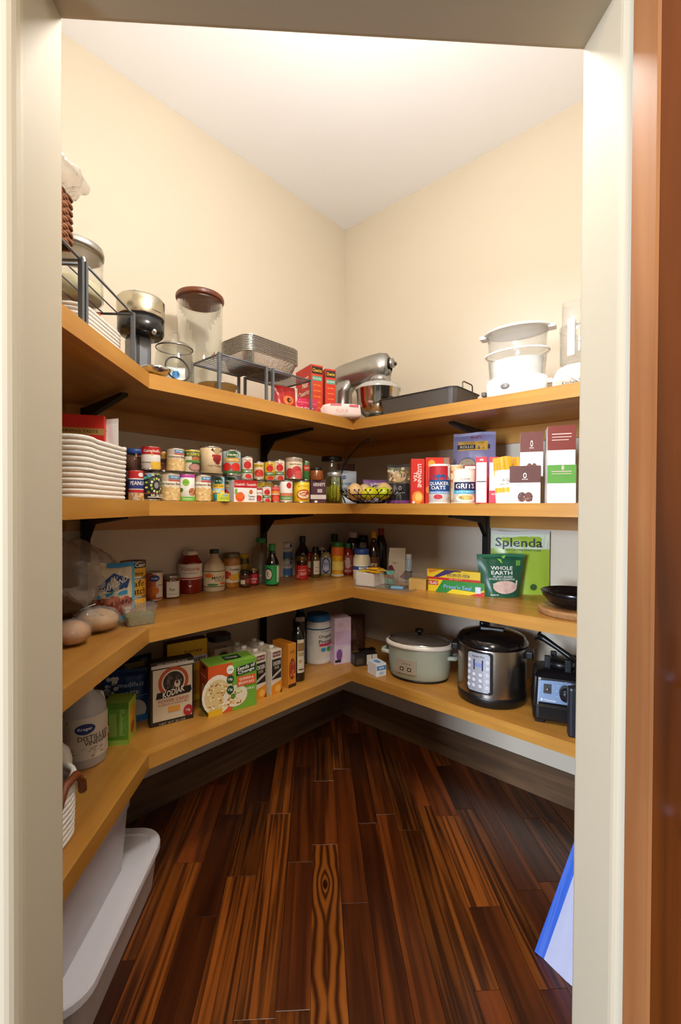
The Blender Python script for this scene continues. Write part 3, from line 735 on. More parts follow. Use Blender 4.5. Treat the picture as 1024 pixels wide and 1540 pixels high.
# cereal boxes
side = [('r', -.9, .84, .9, .97, '2a1208'), ('t', 'Cheerios', 0, .905, 1.5, .06, 'f3c22b'), ('r', -.8, .72, .8, .80, '4fa08c'), ('t', 'NO GLUTEN', 0, .76, 1.4, .03, 'e8efe0')] + \
       [('t', 'heart healthy', 0, .64-.1*i, 1.2, .035, 'f2a63a') for i in range(5)]
carton('cereal_box', 'red and orange cereal box with white lettering beside the wire rack', 'cereal box', -0.0485, 2.5179, .072, .305, S4, .19, facing(-.1, 2.4, .45), 'cf3f1c',
       front=side, left=[('r', -1, 0, 1, 1, 'c4281a'), ('t', 'Honey', .25, .80, .9, .07, 'f6efe0'), ('t', 'Nut', .25, .68, .7, .10, 'f6efe0'), ('t', 'Cheerios', .1, .54, 1.5, .09, 'f6efe0'), ('e', .1, .25, .6, .17, 'f0a23a'), ('e', .2, .25, .35, .10, 'f4dfae')])
carton('cereal_box', 'red cereal box with orange side panel next to the stand mixer', 'cereal box', 0.0485, 2.5301, .062, .295, S4, .13, facing(0, 2.4, .35), 'd2341a',
       front=side, left=[('r', -1, 0, 1, 1, 'c4281a')])
# soft bags under the rack and in the corner
pouch('snack_bag', 'red snack bag standing under the right wire rack', 'bag', -0.1568, 2.1692, .13, .115, S4, .06, .55, 'b4201c', [('e', .1, .4, .4, .2, 'd8742c'), ('e', .15, .4, .2, .1, '3a120a'), ('r', .75, 0, 1, 1, 'e6ded2')])
t = pouch('sugar_bag', 'bright pink bag lying beside the white flour bag', 'bag', -0.0727, 2.2321, .16, .078, S4, .08, .5, 'c81c48', [('t', 'cane sugar', -.1, .25, 1.3, .13, 'f4dfe4'), ('r', -.9, .55, .9, .7, 'e04a6c')], wr=.006)
t = thing('flour_bag', 'white paper flour bag with pink stripes lying at the shelf corner', 'bag', (0.1222, 2.3562, S4), .12)
fb = pm('efd9d2', .7, 0, .05, 20, .3, 40, name='flour_paper')
mb = MB(); rn = random.Random(3)
rings = []
for i, (xx, sy_, sz_) in enumerate(((-.105, .1, .3), (-.095, .55, .8), (-.06, .95, 1), (0, 1, 1.02), (.06, .98, 1), (.095, .9, .92), (.1, .8, .8))):
    rings.append((xx, sy_, sz_))
o_ = rrect(.085, .075, .022, 4)
vs = []; n_ = len(o_)
for xx, sy_, sz_ in rings:
    for a, b in o_: vs.append((xx + .004*math.sin(60*a+40*b), a*sy_, .038*1 + b*sz_*.98 + .0005))
fs = [[i*n_+k, i*n_+(k+1) % n_, (i+1)*n_+(k+1) % n_, (i+1)*n_+k] for i in range(len(rings)-1) for k in range(n_)] + [list(range(n_)), [(len(rings)-1)*n_+k for k in range(n_)][::-1]]
mb.add(vs, fs, fb, True); b_ = mb.obj('paper_bag', t)
print_on(b_, lambda u, v, o: (u*.09, -.0435-o, .012+v*.058), [('r', -.7, .85, -.05, 1.0, 'd86a78'), ('r', .4, .78, .95, .95, 'd4566a'), ('t', 'FLOUR', 0, .4, .7, .3, 'e2a8a4')])
# stand mixer
x0, y0 = .265, 2.625
t = thing('stand_mixer', 'silver stand mixer with steel bowl in the corner of the top shelf', 'mixer', (x0, y0, S4), -.62); t.scale = (1.16, 1.16, 1.3)
mx = pm('a9a7a2', .26, .85, .03, name='mixer_silver')
mb = MB(); mb.loft([(rrect(.33, .2, .08, 6), 0), (rrect(.33, .2, .08, 6), .018), (rrect(.30, .17, .07, 6), .03)], mx, True); mb.obj('foot', t)
mb = MB(); o1 = lambda w_, d_, cx_: [(a+cx_, b) for a, b in rrect(w_, d_, .04, 5)]
mb.loft([(o1(.10, .13, -.115), .028), (o1(.085, .10, -.12), .09), (o1(.085, .095, -.118), .17), (o1(.13, .105, -.10), .215)], mx, True); mb.obj('column', t)
mb = MB(); vs = []; fs = []; prof = [(-.185, .028, .032, .235), (-.175, .046, .046, .238), (-.13, .054, .056, .243), (-.05, .058, .060, .25), (.04, .062, .064, .255), (.10, .062, .066, .256), (.135, .052, .058, .258), (.15, .03, .034, .262)]
for (xx, ry, rz_, zz) in prof:
    for k in range(20):
        a = 2*PI*k/20; vs.append((xx, ry*math.cos(a), zz+rz_*math.sin(a)))
fs = [[i*20+k, i*20+(k+1) % 20, (i+1)*20+(k+1) % 20, (i+1)*20+k] for i in range(len(prof)-1) for k in range(20)] + [list(range(20)), [(len(prof)-1)*20+k for k in range(20)][::-1]]
mb.add(vs, fs, mx, True); hd = mb.obj('head', t)
mb = MB(); mb.lathe([(0, .168), (.035, .17), (.052, .182), (.055, .2), (.055, .215), (0, .22)], mx, 28, (.095, 0)); mb.obj('planetary_hub', t)
mb = MB(); mb.tube([(.095, 0, .168), (.095, 0, .12)], .008, chrome, 10); mb.tube([(.095, 0, .12), (.06, 0, .09), (.095, 0, .055), (.13, 0, .09), (.095, 0, .12)], .005, white_pl, 8); mb.obj('beater', t)
mb = MB(); mb.tube([(.148, 0, .268), (.168, 0, .27)], .021, mx, 20); mb.ball((.165, .026, .272), .009, black_pl); mb.obj('attachment_hub', hd)
mb = MB(); mb.ball((-.15, -.05, .23), .008, black_pl); mb.obj('speed_knob', hd)
mb = MB(); mb.lathe([(0, .032), (.05, .034), (.085, .06), (.102, .10), (.107, .16), (.111, .164), (.105, .164), (.098, .10), (.05, .04), (0, .037)], pm('c4c1ba', .12, 1.0), 36, (.085, 0)); bo = mb.obj('bowl', t)
mb = MB(); mb.lathe([(.112, .158), (.113, .166), (.085, .185), (.05, .188), (.05, .185), (.084, .181)], glassy((.93, .93, .90), haze=.45, name='shield_plastic'), 36, (.085, 0), cap=False); mb.obj('splash_shield', t)
# roasting pan
xa, ya = 0.5531, 2.2243
t = thing('roasting_pan', 'dark grey roasting pan with two wire handles on the top shelf', 'pan', (xa, ya, S4), -PI/4)
rp = pm('5c5855', .42, .4, .06, name='dark_nonstick')
mb = MB(); tray_shell(mb, .405, .235, .43, .26, .085, .03, rp, .006, .002); mb.obj('pan_shell', t)
mb = MB()
for k in range(9): mb.tube([(-.17+.0425*k, -.11, .02), (-.17+.0425*k, -.06, .014), (-.17+.0425*k, .06, .014), (-.17+.0425*k, .11, .02)], .002, pm('1c1c1c', .4, .6), 6)
mb.obj('roasting_rack', t)
for sx_ in (-1, 1):
    mb = MB(); q_ = sx_*.21
    mb.tube([(q_, -.05, .070), (q_, -.05, .115), (q_, -.04, .122), (q_, .04, .122), (q_, .05, .115), (q_, .05, .070)], .0034, pm('6a655e', .3, .9) if sx_ > 0 else pm('1e1c1b', .4, .6), 8); mb.obj('wire_handle', t)
# food steamer
x0, y0 = 0.8633, 1.9141
t = thing('food_steamer', 'white electric food steamer with stacked clear bowls', 'steamer', (x0, y0, S4), facing(x0, y0, -.2)); t.scale = (.97, .97, 1.17)
ov = dict(seg=40, sx=1.25, sy=.85)
mb = MB(); mb.lathe([(0, 0), (.098, 0), (.102, .01), (.106, .07), (.100, .082), (0, .084)], white_pl, **ov); bs = mb.obj('base', t)
mb = MB(); mb.ball((-.03, -.088, .045), .02, pm('7f7d7a', .3), sc=(1, .3, .55)); mb.obj('dial', bs)
mb = MB(); mb.cbox(-.14, -.01, .03, .02, .03, .016, pm('55524e', .4), .004); mb.obj('side_grip', bs); mb = MB(); mb.cbox(.14, -.01, .05, .02, .03, .016, white_pl, .004); mb.obj('side_grip', bs)
mb = MB(); mb.lathe([(.085, .086), (.09, .15), (.0, .152)], pm('f4f3f0', .3), **ov); mb.obj('rice_bowl', t)
mb = MB(); mb.lathe([(.094, .084), (.100, .165), (.106, .168), (.106, .175), (.098, .175), (.092, .086)], clear_pl, cap=False, **ov); mb.obj('lower_bowl', t)
mb = MB(); mb.lathe([(.097, .178), (.103, .255), (.100, .255), (.094, .18)], clear_pl, cap=False, **ov); mb.obj('upper_bowl', t)
mb = MB(); mb.tube([(.108*1.25*math.cos(a*PI/20), .108*.85*math.sin(a*PI/20), .176) for a in range(40)], .0035, white_pl, 8, True); mb.obj('bowl_rim', t)
mb = MB(); mb.lathe([(0, .266), (.10, .258), (.115, .254), (.117, .258), (.10, .268), (.05, .276), (0, .278)], glassy((.92, .91, .88), haze=.75, name='lid_plastic'), **ov); mb.obj('lid', t)
for sx_ in (-1, 1): mb = MB(); mb.cbox(sx_*.145, 0, .247, .03, .05, .012, white_pl, .004); mb.obj('lid_grip', t)
# food processor
x0, y0 = 1.0478, 1.7438
t = thing('food_processor', 'white food processor with clear bowl at the right edge', 'food processor', (x0, y0, S4), facing(x0, y0, -.3)); t.scale = (.86, .86, 1.06)
mb = MB(); mb.loft([(rrect(.21, .2, .05, 6), 0), (rrect(.21, .2, .05, 6), .05), (rrect(.18, .17, .05, 6), .085), (rrect(.14, .14, .05, 6), .098)], white_pl, True); bs = mb.obj('motor_base', t)
print_on(bs, frontmap(.21, .2, .05), [('r', -.75, .2, .75, .75, 'b9b3a6'), ('t', 'KitchenAid', 0, .47, .9, .3, '55524e')])
mb = MB(); mb.lathe([(.078, .1), (.088, .11), (.09, .225), (.086, .24), (.084, .24), (.087, .222), (.085, .112), (0, .102)], glassy((.9, .89, .86), haze=.10), 36); mb.obj('work_bowl', t)
mb = MB(); mb.lathe([(.091, .235), (.091, .245), (.04, .255), (0, .256)], clear_pl, 36); mb.obj('bowl_lid', t)
mb = MB(); mb.lathe([(.05, .25), (.05, .345), (.047, .345), (.047, .25)], clear_pl, 28, (-.035, -.0), cap=False, sy=.8); mb.obj('feed_tube', t)
mb = MB(); mb.cbox(-.01, -.098, .12, .032, .022, .135, white_pl, .008); mb.obj('bowl_handle', t)
mb = MB(); mb.tube([(-.06, -.105, .075), (-.02, -.107, .05), (.03, -.107, .02), (.05, -.108, .006)], .003, white_pl, 8); mb.obj('power_cord', t)

# ================================================================== EYE LEVEL SHELF
# rope basket with snack packets
rope_basket('rope_basket', 'large white coiled rope basket of packets on the eye level shelf', -.785, 1.455, S3+.001, .27, .31, .172, 0, 12, 'efe9df', .06, lambda a, b: -.012*math.cos(b*22)*(a > 0))
carton('snack_box', 'red cardboard snack box with gold band in the large rope basket', 'box', -.785, 1.495, .18, .265, S3+.01, .03, .25, 'cf2412',
       [('r', -1, .76, 1, .84, 'b9924a'), ('t', 'WINNING TASTE', .1, .80, 1.4, .035, '4a2a0c'), ('r', -1, .70, -.2, .76, '5d7a2c'), ('e', .45, .58, .22, .09, 'd9d2c2'), ('t', '30%', .45, .58, .25, .05, '6a3a20'), ('p', [(-.2, .2), (.9, .2), (.2, .38)], 'f0c21c')])
pouch('snack_bag', 'orange and white snack bag lying in front of the red box in the rope basket', 'bag', -.775, 1.41, .16, .19, S3+.01, .04, .35, 'd6661a', [('p', [(-.6, .35), (.2, .4), (.5, .85), (-.3, .9)], 'e4e0e2'), ('t', 'crunchy', -.05, .62, .7, .08, '6a5a70'), ('e', .35, .55, .2, .07, '3a3050')], roll=.14)
pouch('chip_bag', 'white snack pouch with black script lettering leaning in the rope basket', 'bag', -.722, 1.528, .115, .262, S3+.01, .025, .22, 'e2ddd6', [('t', 'simply', -.2, .82, 1.2, .09, '2a2622'), ('t', 'delish.', .1, .64, 1.2, .09, '2a2622'), ('e', .1, .2, .6, .2, 'e8b418'), ('e', .35, .22, .25, .16, 'b8763c')], wr=.003)
BEAN = ['e9c98c', 'dcb06a', 'f2dca6', 'e0bd7c']
garb = [('r', -2.5, .74, 2.5, .97, 'd2bfa6'), ('r', -.1, .80, 1.2, .93, '4a88b4'), ('t', 'Kroger', .45, .87, .7, .08, 'f2f2f2'), ('r', -.1, .73, 1.2, .79, 'c8504a'), ('t', 'Garbanzo Beans', .2, .64, 1.9, .09, '5a4030'), ('r', -2.5, .04, 2.5, .50, 'e2b878'), ('d', -1.25, .06, 1.25, .50, 80, .13, .05, BEAN)]
campb = [('r', -2.5, .66, 2.5, 1, 'b81a1e'), ('t', "Campbell's", .1, .80, 1.5, .15, 'f7f2ea'), ('e', .1, .66, .12, .04, 'd9a742'), ('p', [(-1.2, .52), (-.2, .60), (.6, .50), (1.2, .60), (1.2, .64), (-1.2, .64)], '9aa4c8'), ('r', .0, .05, 1.1, .36, 'e8b83a'), ('r', -1.1, .30, .0, .34, '8a7a6a'), ('r', -1.05, .12, -.75, .2, '8a7a6a')]
tomato = [('r', -2.5, .30, 2.5, .44, 'e2b82c'), ('t', 'Hunts', .1, .84, .9, .10, 'c02018'), ('e', .1, .62, .55, .17, 'c81e1a'), ('r', -.7, .27, .8, .43, '2f6a34'), ('t', 'TOMATO', .05, .35, 1.2, .08, 'f0f0e6'), ('e', .2, .13, .45, .11, 'c6281e')]
dicedt = [('r', -2.5, .70, 2.5, .86, 'd8b42c'), ('t', 'DICED', .1, .78, 1.2, .09, '3a2010'), ('e', .1, .38, .75, .2, 'c83222'), ('d', -.5, .25, .7, .5, 12, .14, .05, ['e2523a', 'b8241a']), ('r', -.8, .08, .9, .16, 'c9b89a')]
delm = [('e', .1, .80, .6, .15, '2e5a24'), ('t', 'ORGANIC', .1, .80, .8, .06, 'e8e2b0'), ('r', -.6, .52, .8, .68, 'c8962a'), ('t', 'TOMATOES', .1, .60, 1.1, .07, 'f4eed8'), ('e', -.4, .32, .38, .17, 'c41f18'), ('e', .4, .32, .42, .17, 'd02a1e'), ('r', -.7, .06, 1, .16, '3a6a34')]
corn = [('e', .1, .80, .6, .15, '2e5a24'), ('r', -.6, .52, .8, .68, 'e8b82c'), ('t', 'SWEET CORN', .1, .60, 1.1, .07, '3a5a20'), ('d', -.8, .05, 1.0, .42, 40, .12, .05, ['f0c83a', 'e8b020', 'f6dc6a'])]
G = 'food cans on the eye level shelf'
CV = .045
# lower row
can('peanut_can', 'peanut can with red top and blue band beside the rope basket', 'can', -0.6385, 1.6197, 0.0517, 0.1060, S3, 'e9e2da', [('r', -2.5, .74, 2.5, 1, 'c01f26'), ('e', .5, .86, .3, .07, 'f0e8e6'), ('r', -2.5, .40, 2.5, .70, '23357e'), ('t', 'PEANUTS', .3, .58, 1.9, .13, 'f5f3f0'), ('r', -2.5, .27, 2.5, .36, 'c01f26'), ('d', -1.2, .02, 1.2, .24, 34, .14, .05, ['d9a860', 'c48a48', 'e8c890'])], group=G)
can('bean_can', 'black can with a green and yellow burst pattern in the bottom row', 'can', -0.5987, 1.6495, 0.0647, 0.0992, S3, '26262a', [('e', .5, .56, .22, .11, '9a9a9a')] + [('e', .5+.48*math.cos(a*.5236), .56+.24*math.sin(a*.5236), .09, .045, ['d8e06a', '8fbf3a', 'f0ead0'][a % 3]) for a in range(12)] + [('e', .5+.85*math.cos(a*.45+.2), .56+.40*math.sin(a*.45+.2), .11, .035, ['a8c83a', 'e6e08a', '6a9a2a'][a % 3]) for a in range(14)] + [('e', -.1, .90, .18, .06, '6aa4d8'), ('e', -.4, .82, .16, .05, '4aa6a0'), ('r', -2.5, .26, 2.5, .275, 'c8505a'), ('t', 'LA FLOR', .5, .21, 1.0, .06, 'f2f0ea'), ('r', -.2, .12, 1.1, .155, 'd8d4cc'), ('r', -.9, .06, -.6, .17, 'e8e4e0')], group=G)
can('bean_can', 'can of garbanzo beans right of the black can, bottom row', 'can', -0.5480, 1.7002, 0.0706, 0.1010, S3, 'ece2d0', garb, group=G)
can('bean_can', 'white can with magenta top and green base between two garbanzo cans', 'can', -0.4978, 1.7419, 0.0584, 0.1020, S3, 'f0efe8', [('b', .88, 1, 'c84cae'), ('e', -.1, .70, .36, .13, '8cc63a'), ('t', 'simple', -.1, .70, .5, .05, '4a7a1a'), ('e', .6, .36, .4, .14, 'b8623a'), ('d', .3, .25, 1.0, .45, 14, .12, .05, ['c87848', 'a0502a', 'd89868']), ('e', -.6, .42, .25, .08, '5a7a2a'), ('b', .02, .17, '6fbf3a'), ('t', 'beans', .1, .10, .9, .06, 'f4f4e6')], group=G)
can('bean_can', 'can of garbanzo beans left of the corn can, bottom row', 'can', -0.4525, 1.7957, 0.0669, 0.1036, S3, 'ece2d0', garb, group=G)
can('corn_can', 'pale blue can with yellow corn picture behind the teal tuna can', 'can', -0.4091, 1.8632, 0.0573, 0.1061, S3, '9fc4d8', corn, group=G)
can('tomato_can', 'sky blue tomato can left of the red soup pack, bottom row', 'can', -0.3767, 1.9465, 0.0742, 0.1121, S3, '8fbcd6', delm, group=G)
can('tuna_can', 'short teal and yellow tuna can at the shelf edge', 'can', -0.3858, 1.8299, 0.0643, 0.0450, S3, '2a9ab4', [('r', -.45, .05, 1.1, .95, 'd8da3c'), ('t', 'tuna', .35, .4, .9, .3, '6aa83a'), ('e', .4, .72, .3, .14, '9ab0b8')], hh=.036)
cp = [('r', -1, .62, 1, 1, 'bb1b20'), ('r', -1, .0, -.96, 1, 'bb1b20')]
carton('soup_pack', 'red and white multipack of tomato soup at the shelf edge', 'box', -0.3200, 1.9282, 0.1047, 0.0915, S3, .07, .62, 'f2ece8',
       [('r', -1, .66, 1, 1, 'bb1b20'), ('t', "Campbell's", -.5, .80, .85, .15, 'f7f2ea'), ('t', "Campbell's", .5, .80, .85, .15, 'f7f2ea'), ('e', -.5, .24, .4, .22, 'e2541c'), ('e', -.5, .30, .34, .14, 'ea6a2a'), ('e', .45, .48, .16, .1, 'c4661e'), ('t', 'Tomato', .5, .28, .6, .09, '3a2a2a'), ('t', 'SOUP', .5, .14, .5, .08, '3a2a2a'), ('r', -.95, .36, -.75, .6, '7ab04a')])
can('tomato_can', 'thin white tomato paste can right of the soup pack', 'can', -0.2583, 1.9829, 0.0350, 0.0661, S3, 'eee6de', [('b', .82, .92, 'b8241c'), ('t', 'PASTE', .1, .62, 1.4, .12, '5a3a32'), ('e', .1, .28, .7, .2, 'b8241c')], group=G)
can('tomato_can', 'white tomato can with green word band third from the soup pack', 'can', -0.2250, 2.0091, 0.0399, 0.0734, S3, 'ece4da', tomato, group=G)
can('tomato_can', 'red and orange banded tomato can in the bottom row', 'can', -0.1901, 2.0440, 0.0392, 0.0783, S3, 'c8281e', [('b', .52, .66, 'e29a3a'), ('b', .45, .51, 'ead8c4'), ('e', .1, .24, .7, .16, 'd8523a'), ('t', 'ROTEL', .1, .82, 1.5, .12, 'e8a090')], group=G)
can('soup_can', 'white soup can with red emblem left of the yellow can', 'can', -0.1458, 2.0954, 0.0618, 0.1027, S3, 'f0e9e4', [('e', .4, .78, .35, .14, 'c42a2a'), ('b', .30, .44, 'd8805a'), ('b', .13, .30, '6a9a52'), ('t', 'vegetable', .1, .21, 1.3, .07, 'f0ece0')], group=G)
can('soup_can', 'yellow soup can with a bowl of fruit pictured, beside the cocoa tin', 'can', -0.0774, 2.1638, 0.0800, 0.1041, S3, 'ecc72a', [('t', 'La Preferida', .3, .78, 1.2, .09, 'b89018'), ('e', .3, .38, .75, .24, 'b8381e'), ('e', .3, .38, .62, .18, 'e8d0a0'), ('d', -.1, .28, .8, .48, 16, .16, .045, ['c8402a', 'e07a5a', 'f0e0c0'])], group=G)
carton('cocoa_tin', 'burgundy cocoa tin with white lettering beside the pickle jar', 'tin', 0.0025, 2.2578, 0.0769, 0.1168, S3, .055, facing(-.08, 2.2, .05), '451a28', [('t', "HERSHEY'S", .1, .80, 1.5, .15, 'e8e0da'), ('r', -.1, .46, .5, .60, 'd8ccc8'), ('t', 'COCOA', .2, .53, .5, .09, '5a2030'), ('r', -1, .18, 1, .36, 'cfc4c0'), ('e', -.3, .07, .2, .05, 'e8e0da')], part='tin_body')
# upper row stands on the lower cans
def top_z(n): return n
ZU = S3 + .1115
can('soup_can', 'red topped chicken soup can standing on the black can', 'can', -0.5987, 1.6495, 0.0647, 0.0837, S3+.1095, 'eee9e4', campb, group=G)
can('bean_can', 'small brown bean can wedged between two upper row cans', 'can', -0.5848, 1.7412, 0.0405, 0.0758, S3+.1115, '7a4426', [('r', -.7, .66, .9, .96, 'c8962a'), ('t', 'BUSH', .1, .81, 1.1, .14, '4a2a10'), ('r', -.8, .46, .9, .6, '3a1e10'), ('d', -1, .05, 1, .40, 24, .16, .06, ['a8644a', '8a4a34', 'c08a6a'])], group=G)
can('bean_can', 'can of garbanzo beans in the upper row', 'can', -0.5323, 1.7159, 0.0625, 0.0858, S3+.1105, 'd8c8ae', garb, group=G)
can('bean_can', 'dark green refried bean can with yellow rim in the upper row', 'can', -0.4850, 1.7632, 0.0617, 0.0873, S3+.1105, '3a4a28', [('b', .92, .99, 'd8c02a'), ('r', -1.2, .04, .0, .7, 'd8d0b8'), ('t', 'ROSARITA', .2, .80, 1.4, .12, 'e6d23a'), ('e', .4, .60, .4, .10, 'b8662a'), ('r', -.6, .44, 1, .54, '4a8a3c'), ('e', .3, .22, .6, .17, '9a6a62'), ('e', .3, .24, .5, .12, 'b8837a')], group=G)
can('pie_filling_can', 'large tan can with dark cherries in the upper row', 'can', -0.4265, 1.8217, 0.0879, 0.1059, S3+.1115, 'd9bf98', [('r', .1, .60, .9, .70, 'a82a20'), ('e', .5, .82, .3, .12, 'b8a07a'), ('p', [(.0, .86), (.15, .95), (.25, .78)], '5a2a1a'), ('p', [(.75, .78), (.85, .95), (1, .86)], '5a2a1a'), ('e', .35, .52, .2, .10, '8a1a1a'), ('e', .65, .56, .2, .10, '9a2020'), ('e', .5, .44, .2, .10, '7a1414'), ('t', 'TART CHERRIES', .4, .28, 1.2, .06, '6a5238'), ('b', .02, .08, 'a89068')], group=G)
can('tomato_can', 'grey blue organic tomato can in the upper row', 'can', -0.3601, 1.9023, 0.0781, 0.1034, S3+.1115, 'a4b4b4', delm, group=G)
ZU2 = 1.4230
can('tomato_can', 'white tomato can with red fruit standing above the soup pack', 'can', -0.3049, 1.9646, 0.0490, 0.0990, S3+.0985, 'e2d6c6', tomato, group=G)
for lb, ax_, ay_ in (('yellow banded bean can under the tan diced tomato can', -0.2715, 2.0757), ('yellow banded bean can under the yellow tomato can', -0.2305, 2.1167)):
    can('bean_can', lb, 'can', ax_, ay_, .062, .10, S3, 'd8c48a', [('b', .7, .9, 'd8b42c'), ('e', .2, .4, .5, .2, '6a8a3a')], group=G)
can('tomato_can', 'tan diced tomato can left of the yellow tomato can, upper row', 'can', -0.2646, 2.0402, 0.0480, 0.0820, S3+.1005, 'd8c0a0', dicedt, group=G)
can('tomato_can', 'yellow tomato can in the upper row', 'can', -0.2215, 2.0833, 0.0475, 0.0898, S3+.1005, 'dcb928', tomato, group=G)
can('tomato_can', 'cream tomato can right of the yellow one, upper row', 'can', -0.1761, 2.0863, 0.0492, 0.0967, S3+.1005, 'e0d2bc', tomato, group=G)
can('bean_can', 'kidney bean can with red beans standing on the white soup can', 'can', -0.1118, 2.1435, 0.0823, 0.1018, S3+.1115, 'e2cdae', [('r', -2.5, .80, 2.5, .98, 'b8a08a'), ('t', 'Kroger', .4, .88, .7, .08, '5a6a8a'), ('t', 'Red Kidney', .2, .68, 1.2, .08, '5a3a28'), ('e', -.4, .28, .4, .22, 'b82a34'), ('e', .3, .38, .5, .22, 'c83a3e'), ('e', .5, .20, .45, .2, 'd85a56')], group=G)
can('vegetable_can', 'narrow green vegetable can in the upper row beside the kidney bean can', 'can', -0.0576, 2.2472, 0.0432, 0.0971, S3+.1115, '3a6a34', [('r', -.5, .5, .9, .8, 'b82a24'), ('t', 'DEL MONTE', .2, .65, 1.0, .1, 'e8d88a')], group=G)
vessel('sauce_jar', 'small brown sauce jar with dark lid on top of the cocoa tin', 'jar', -0.0044, 2.2509, 0.0666, 0.0628, S3+.1135, [(0, 0), (.95, 0), (1, .1), (1, .7), (.8, .82), (.8, .95), (0, .95)], pm('8a4a22', .2), (.86, .80, 1.0), None)
vessel('nut_jar', 'clear nut jar with blue lid behind the peanut can', 'jar', -0.6731, 1.6953, 0.0737, 0.0824, S3+.108, [(0, 0), (.95, 0), (1, .06), (1, .72), (.86, .80), (.86, .95), (0, .95)], clear, (.9, .78, 1.0), content=(.66, pm('6a4230', .7, 0, .4, 90)), capmat=M('2a4a90'))
carton('cracker_box', 'dark box lying under the blue lidded nut jar', 'box', -0.6771, 1.7055, .14, .107, S3, .075, .75, '3a2a22', [('r', -1, .2, 1, .5, '6a4a2a')])
can('spice_tin', 'dark round tin with orange label behind the red topped soup can', 'tin', -0.6834, 1.8053, .07, .205, S3, '3a2018', [('b', .72, .9, 'c8742a')])
tj = vessel('pickle_jar', 'glass jar of whole pickles in brine beside the cocoa tin', 'jar', 0.0895, 2.3519, 0.0907, 0.1615, S3, TALLJAR[:3] + [(1, .78), (.86, .86), (.82, .97), (0, .97)], glassy((.86, .88, .62), name='brine_glass'), (.88, .86, 1.0), capmat=pm('cfd0cc', .3, .7), content=None)
R_ = .033
for k in range(7):
    a = 2*PI*k/7 + .3; mb = MB(); zz = .012 + .006*(k % 3); pr = R_*.60 if k < 6 else 0
    mb.tube([(pr*math.cos(a), pr*math.sin(a), zz), (pr*math.cos(a), pr*math.sin(a), zz+.008), (pr*1.04*math.cos(a), pr*1.04*math.sin(a), zz+.04), (pr*math.cos(a), pr*math.sin(a), zz+.072), (pr*math.cos(a), pr*math.sin(a), zz+.08)], .01, pm(['a89a22', '8a8a20', '9c9424'][k % 3], .3, 0, .3, 60, .5, 120), 10, rr=[.003, .0085, .0105, .0085, .003]); mb.obj('pickle', tj)
vessel('storage_jar', 'large clear jar with black lid behind the pickle jar', 'jar', 0.0817, 2.5562, 0.1213, 0.2680, S3, [(0, 0), (.95, 0), (1, .04), (1, .8), (.93, .88), (.93, .97), (0, .97)], clear, (.98, .9, 1.0), content=(.35, pm('8a7a44', .8, 0, .3, 60)))
# corner
carton('mix_box', 'brown and white box behind the silver pouch in the corner', 'box', .175, 2.78, .11, .25, S3, .05, .1, 'd8cfc2', [('r', -1, .72, 1, 1, '5a2018')])
pouch('sugar_pouch', 'silver blue pouch with blue lettering behind the fruit bowl', 'pouch', .155, 2.635, .15, .195, S3, .06, .08, 'b9c3cf', [('e', .0, .80, .16, .06, '2f62a8'), ('t', 'Kroger', 0, .80, .2, .04, 'e8f0f8'), ('t', 'Powdered', 0, .62, 1.1, .10, '4f74a4'), ('t', 'Sugar', 0, .46, .8, .10, '4f74a4'), ('r', -.9, .05, .9, .3, 'd8dde4')])
# fruit bowl with banana hook
bx, by = 0.2801, 2.3841
t = thing('fruit_bowl', 'black wire fruit bowl with tall curved hook in the corner', 'bowl', (bx, by, S3), 0)
bw_ = pm('14100e', .4, .6, name='black_wire')
mb = MB(); mb.tube([(.07*math.cos(a*PI/12), .07*math.sin(a*PI/12), .004) for a in range(24)], .0032, bw_, 8, True); mb.obj('foot_ring', t)
mb = MB(); mb.tube([(.135*math.cos(a*PI/16), .135*math.sin(a*PI/16), .046) for a in range(32)], .0028, bw_, 8, True); mb.obj('rim_ring', t)
for k in range(36):
    a0 = 2*PI*(k//2)/18; sg = 1 if k % 2 else -1; pts = []
    for i in range(7):
        f_ = i/6; rr = .07 + .096*f_; a = a0 + sg*.42*f_; pts.append((rr*math.cos(a), rr*math.sin(a), .006 + .062*f_**1.5))
    mb = MB(); mb.tube(pts, .0019, bw_, 6); mb.ball(pts[-1], .0048, bw_, 8, 6); mb.obj('lattice_wire', t)
mb = MB()
hk = [(-.128, .04, .004), (-.150, .05, .06), (-.155, .055, .13), (-.14, .05, .2), (-.105, .035, .26), (-.06, .01, .31), (-.02, -.01, .342), (-.003, -.02, .345), (.0, -.021, .33), (.001, -.021, .31), (.012, -.026, .303)]
mb.tube(hk, .0034, bw_, 8); mb.obj('banana_hook', t)
on = lambda c1: pm(c1, .35, 0, .12, 14, name='fruit_skin')
def fruit(name, label, cat, dx, dy, dz, r, col, sc=(1, 1, 1), tip=0.0, grp=None, ax=(0, 0, 0)):
    mb = MB(); mb.ball((0, 0, 0), r, on(col), 18, 12, sc, lambda u: 1 + tip*abs(u[2])**10)
    o = mb.obj('skin', None); t_ = thing(name, label, cat, (bx+dx, by+dy, S3+dz), 0, grp); o.parent = t_; o.rotation_euler = ax
    mb = MB(); mb.lathe([(.004, r*sc[2]*.98), (.0025, r*sc[2]+.004), (0, r*sc[2]+.005)], pm('6a4a20', .7), 8); s_ = mb.obj('stem', t_); s_.rotation_euler = ax
fruit('onion', 'pale yellow onion at the left of the fruit bowl', 'onion', -.085, -.055, .062, .044, 'd9b27a', (1, 1, .92), .12)
fruit('onion', 'pale onion at the back of the fruit bowl', 'onion', -.02, .065, .066, .044, 'e2c48c', (1, 1, .92), .12)
fruit('onion', 'large pale onion at the right of the fruit bowl', 'onion', .075, .005, .066, .049, 'e0be88', (1, 1, .92), .12)
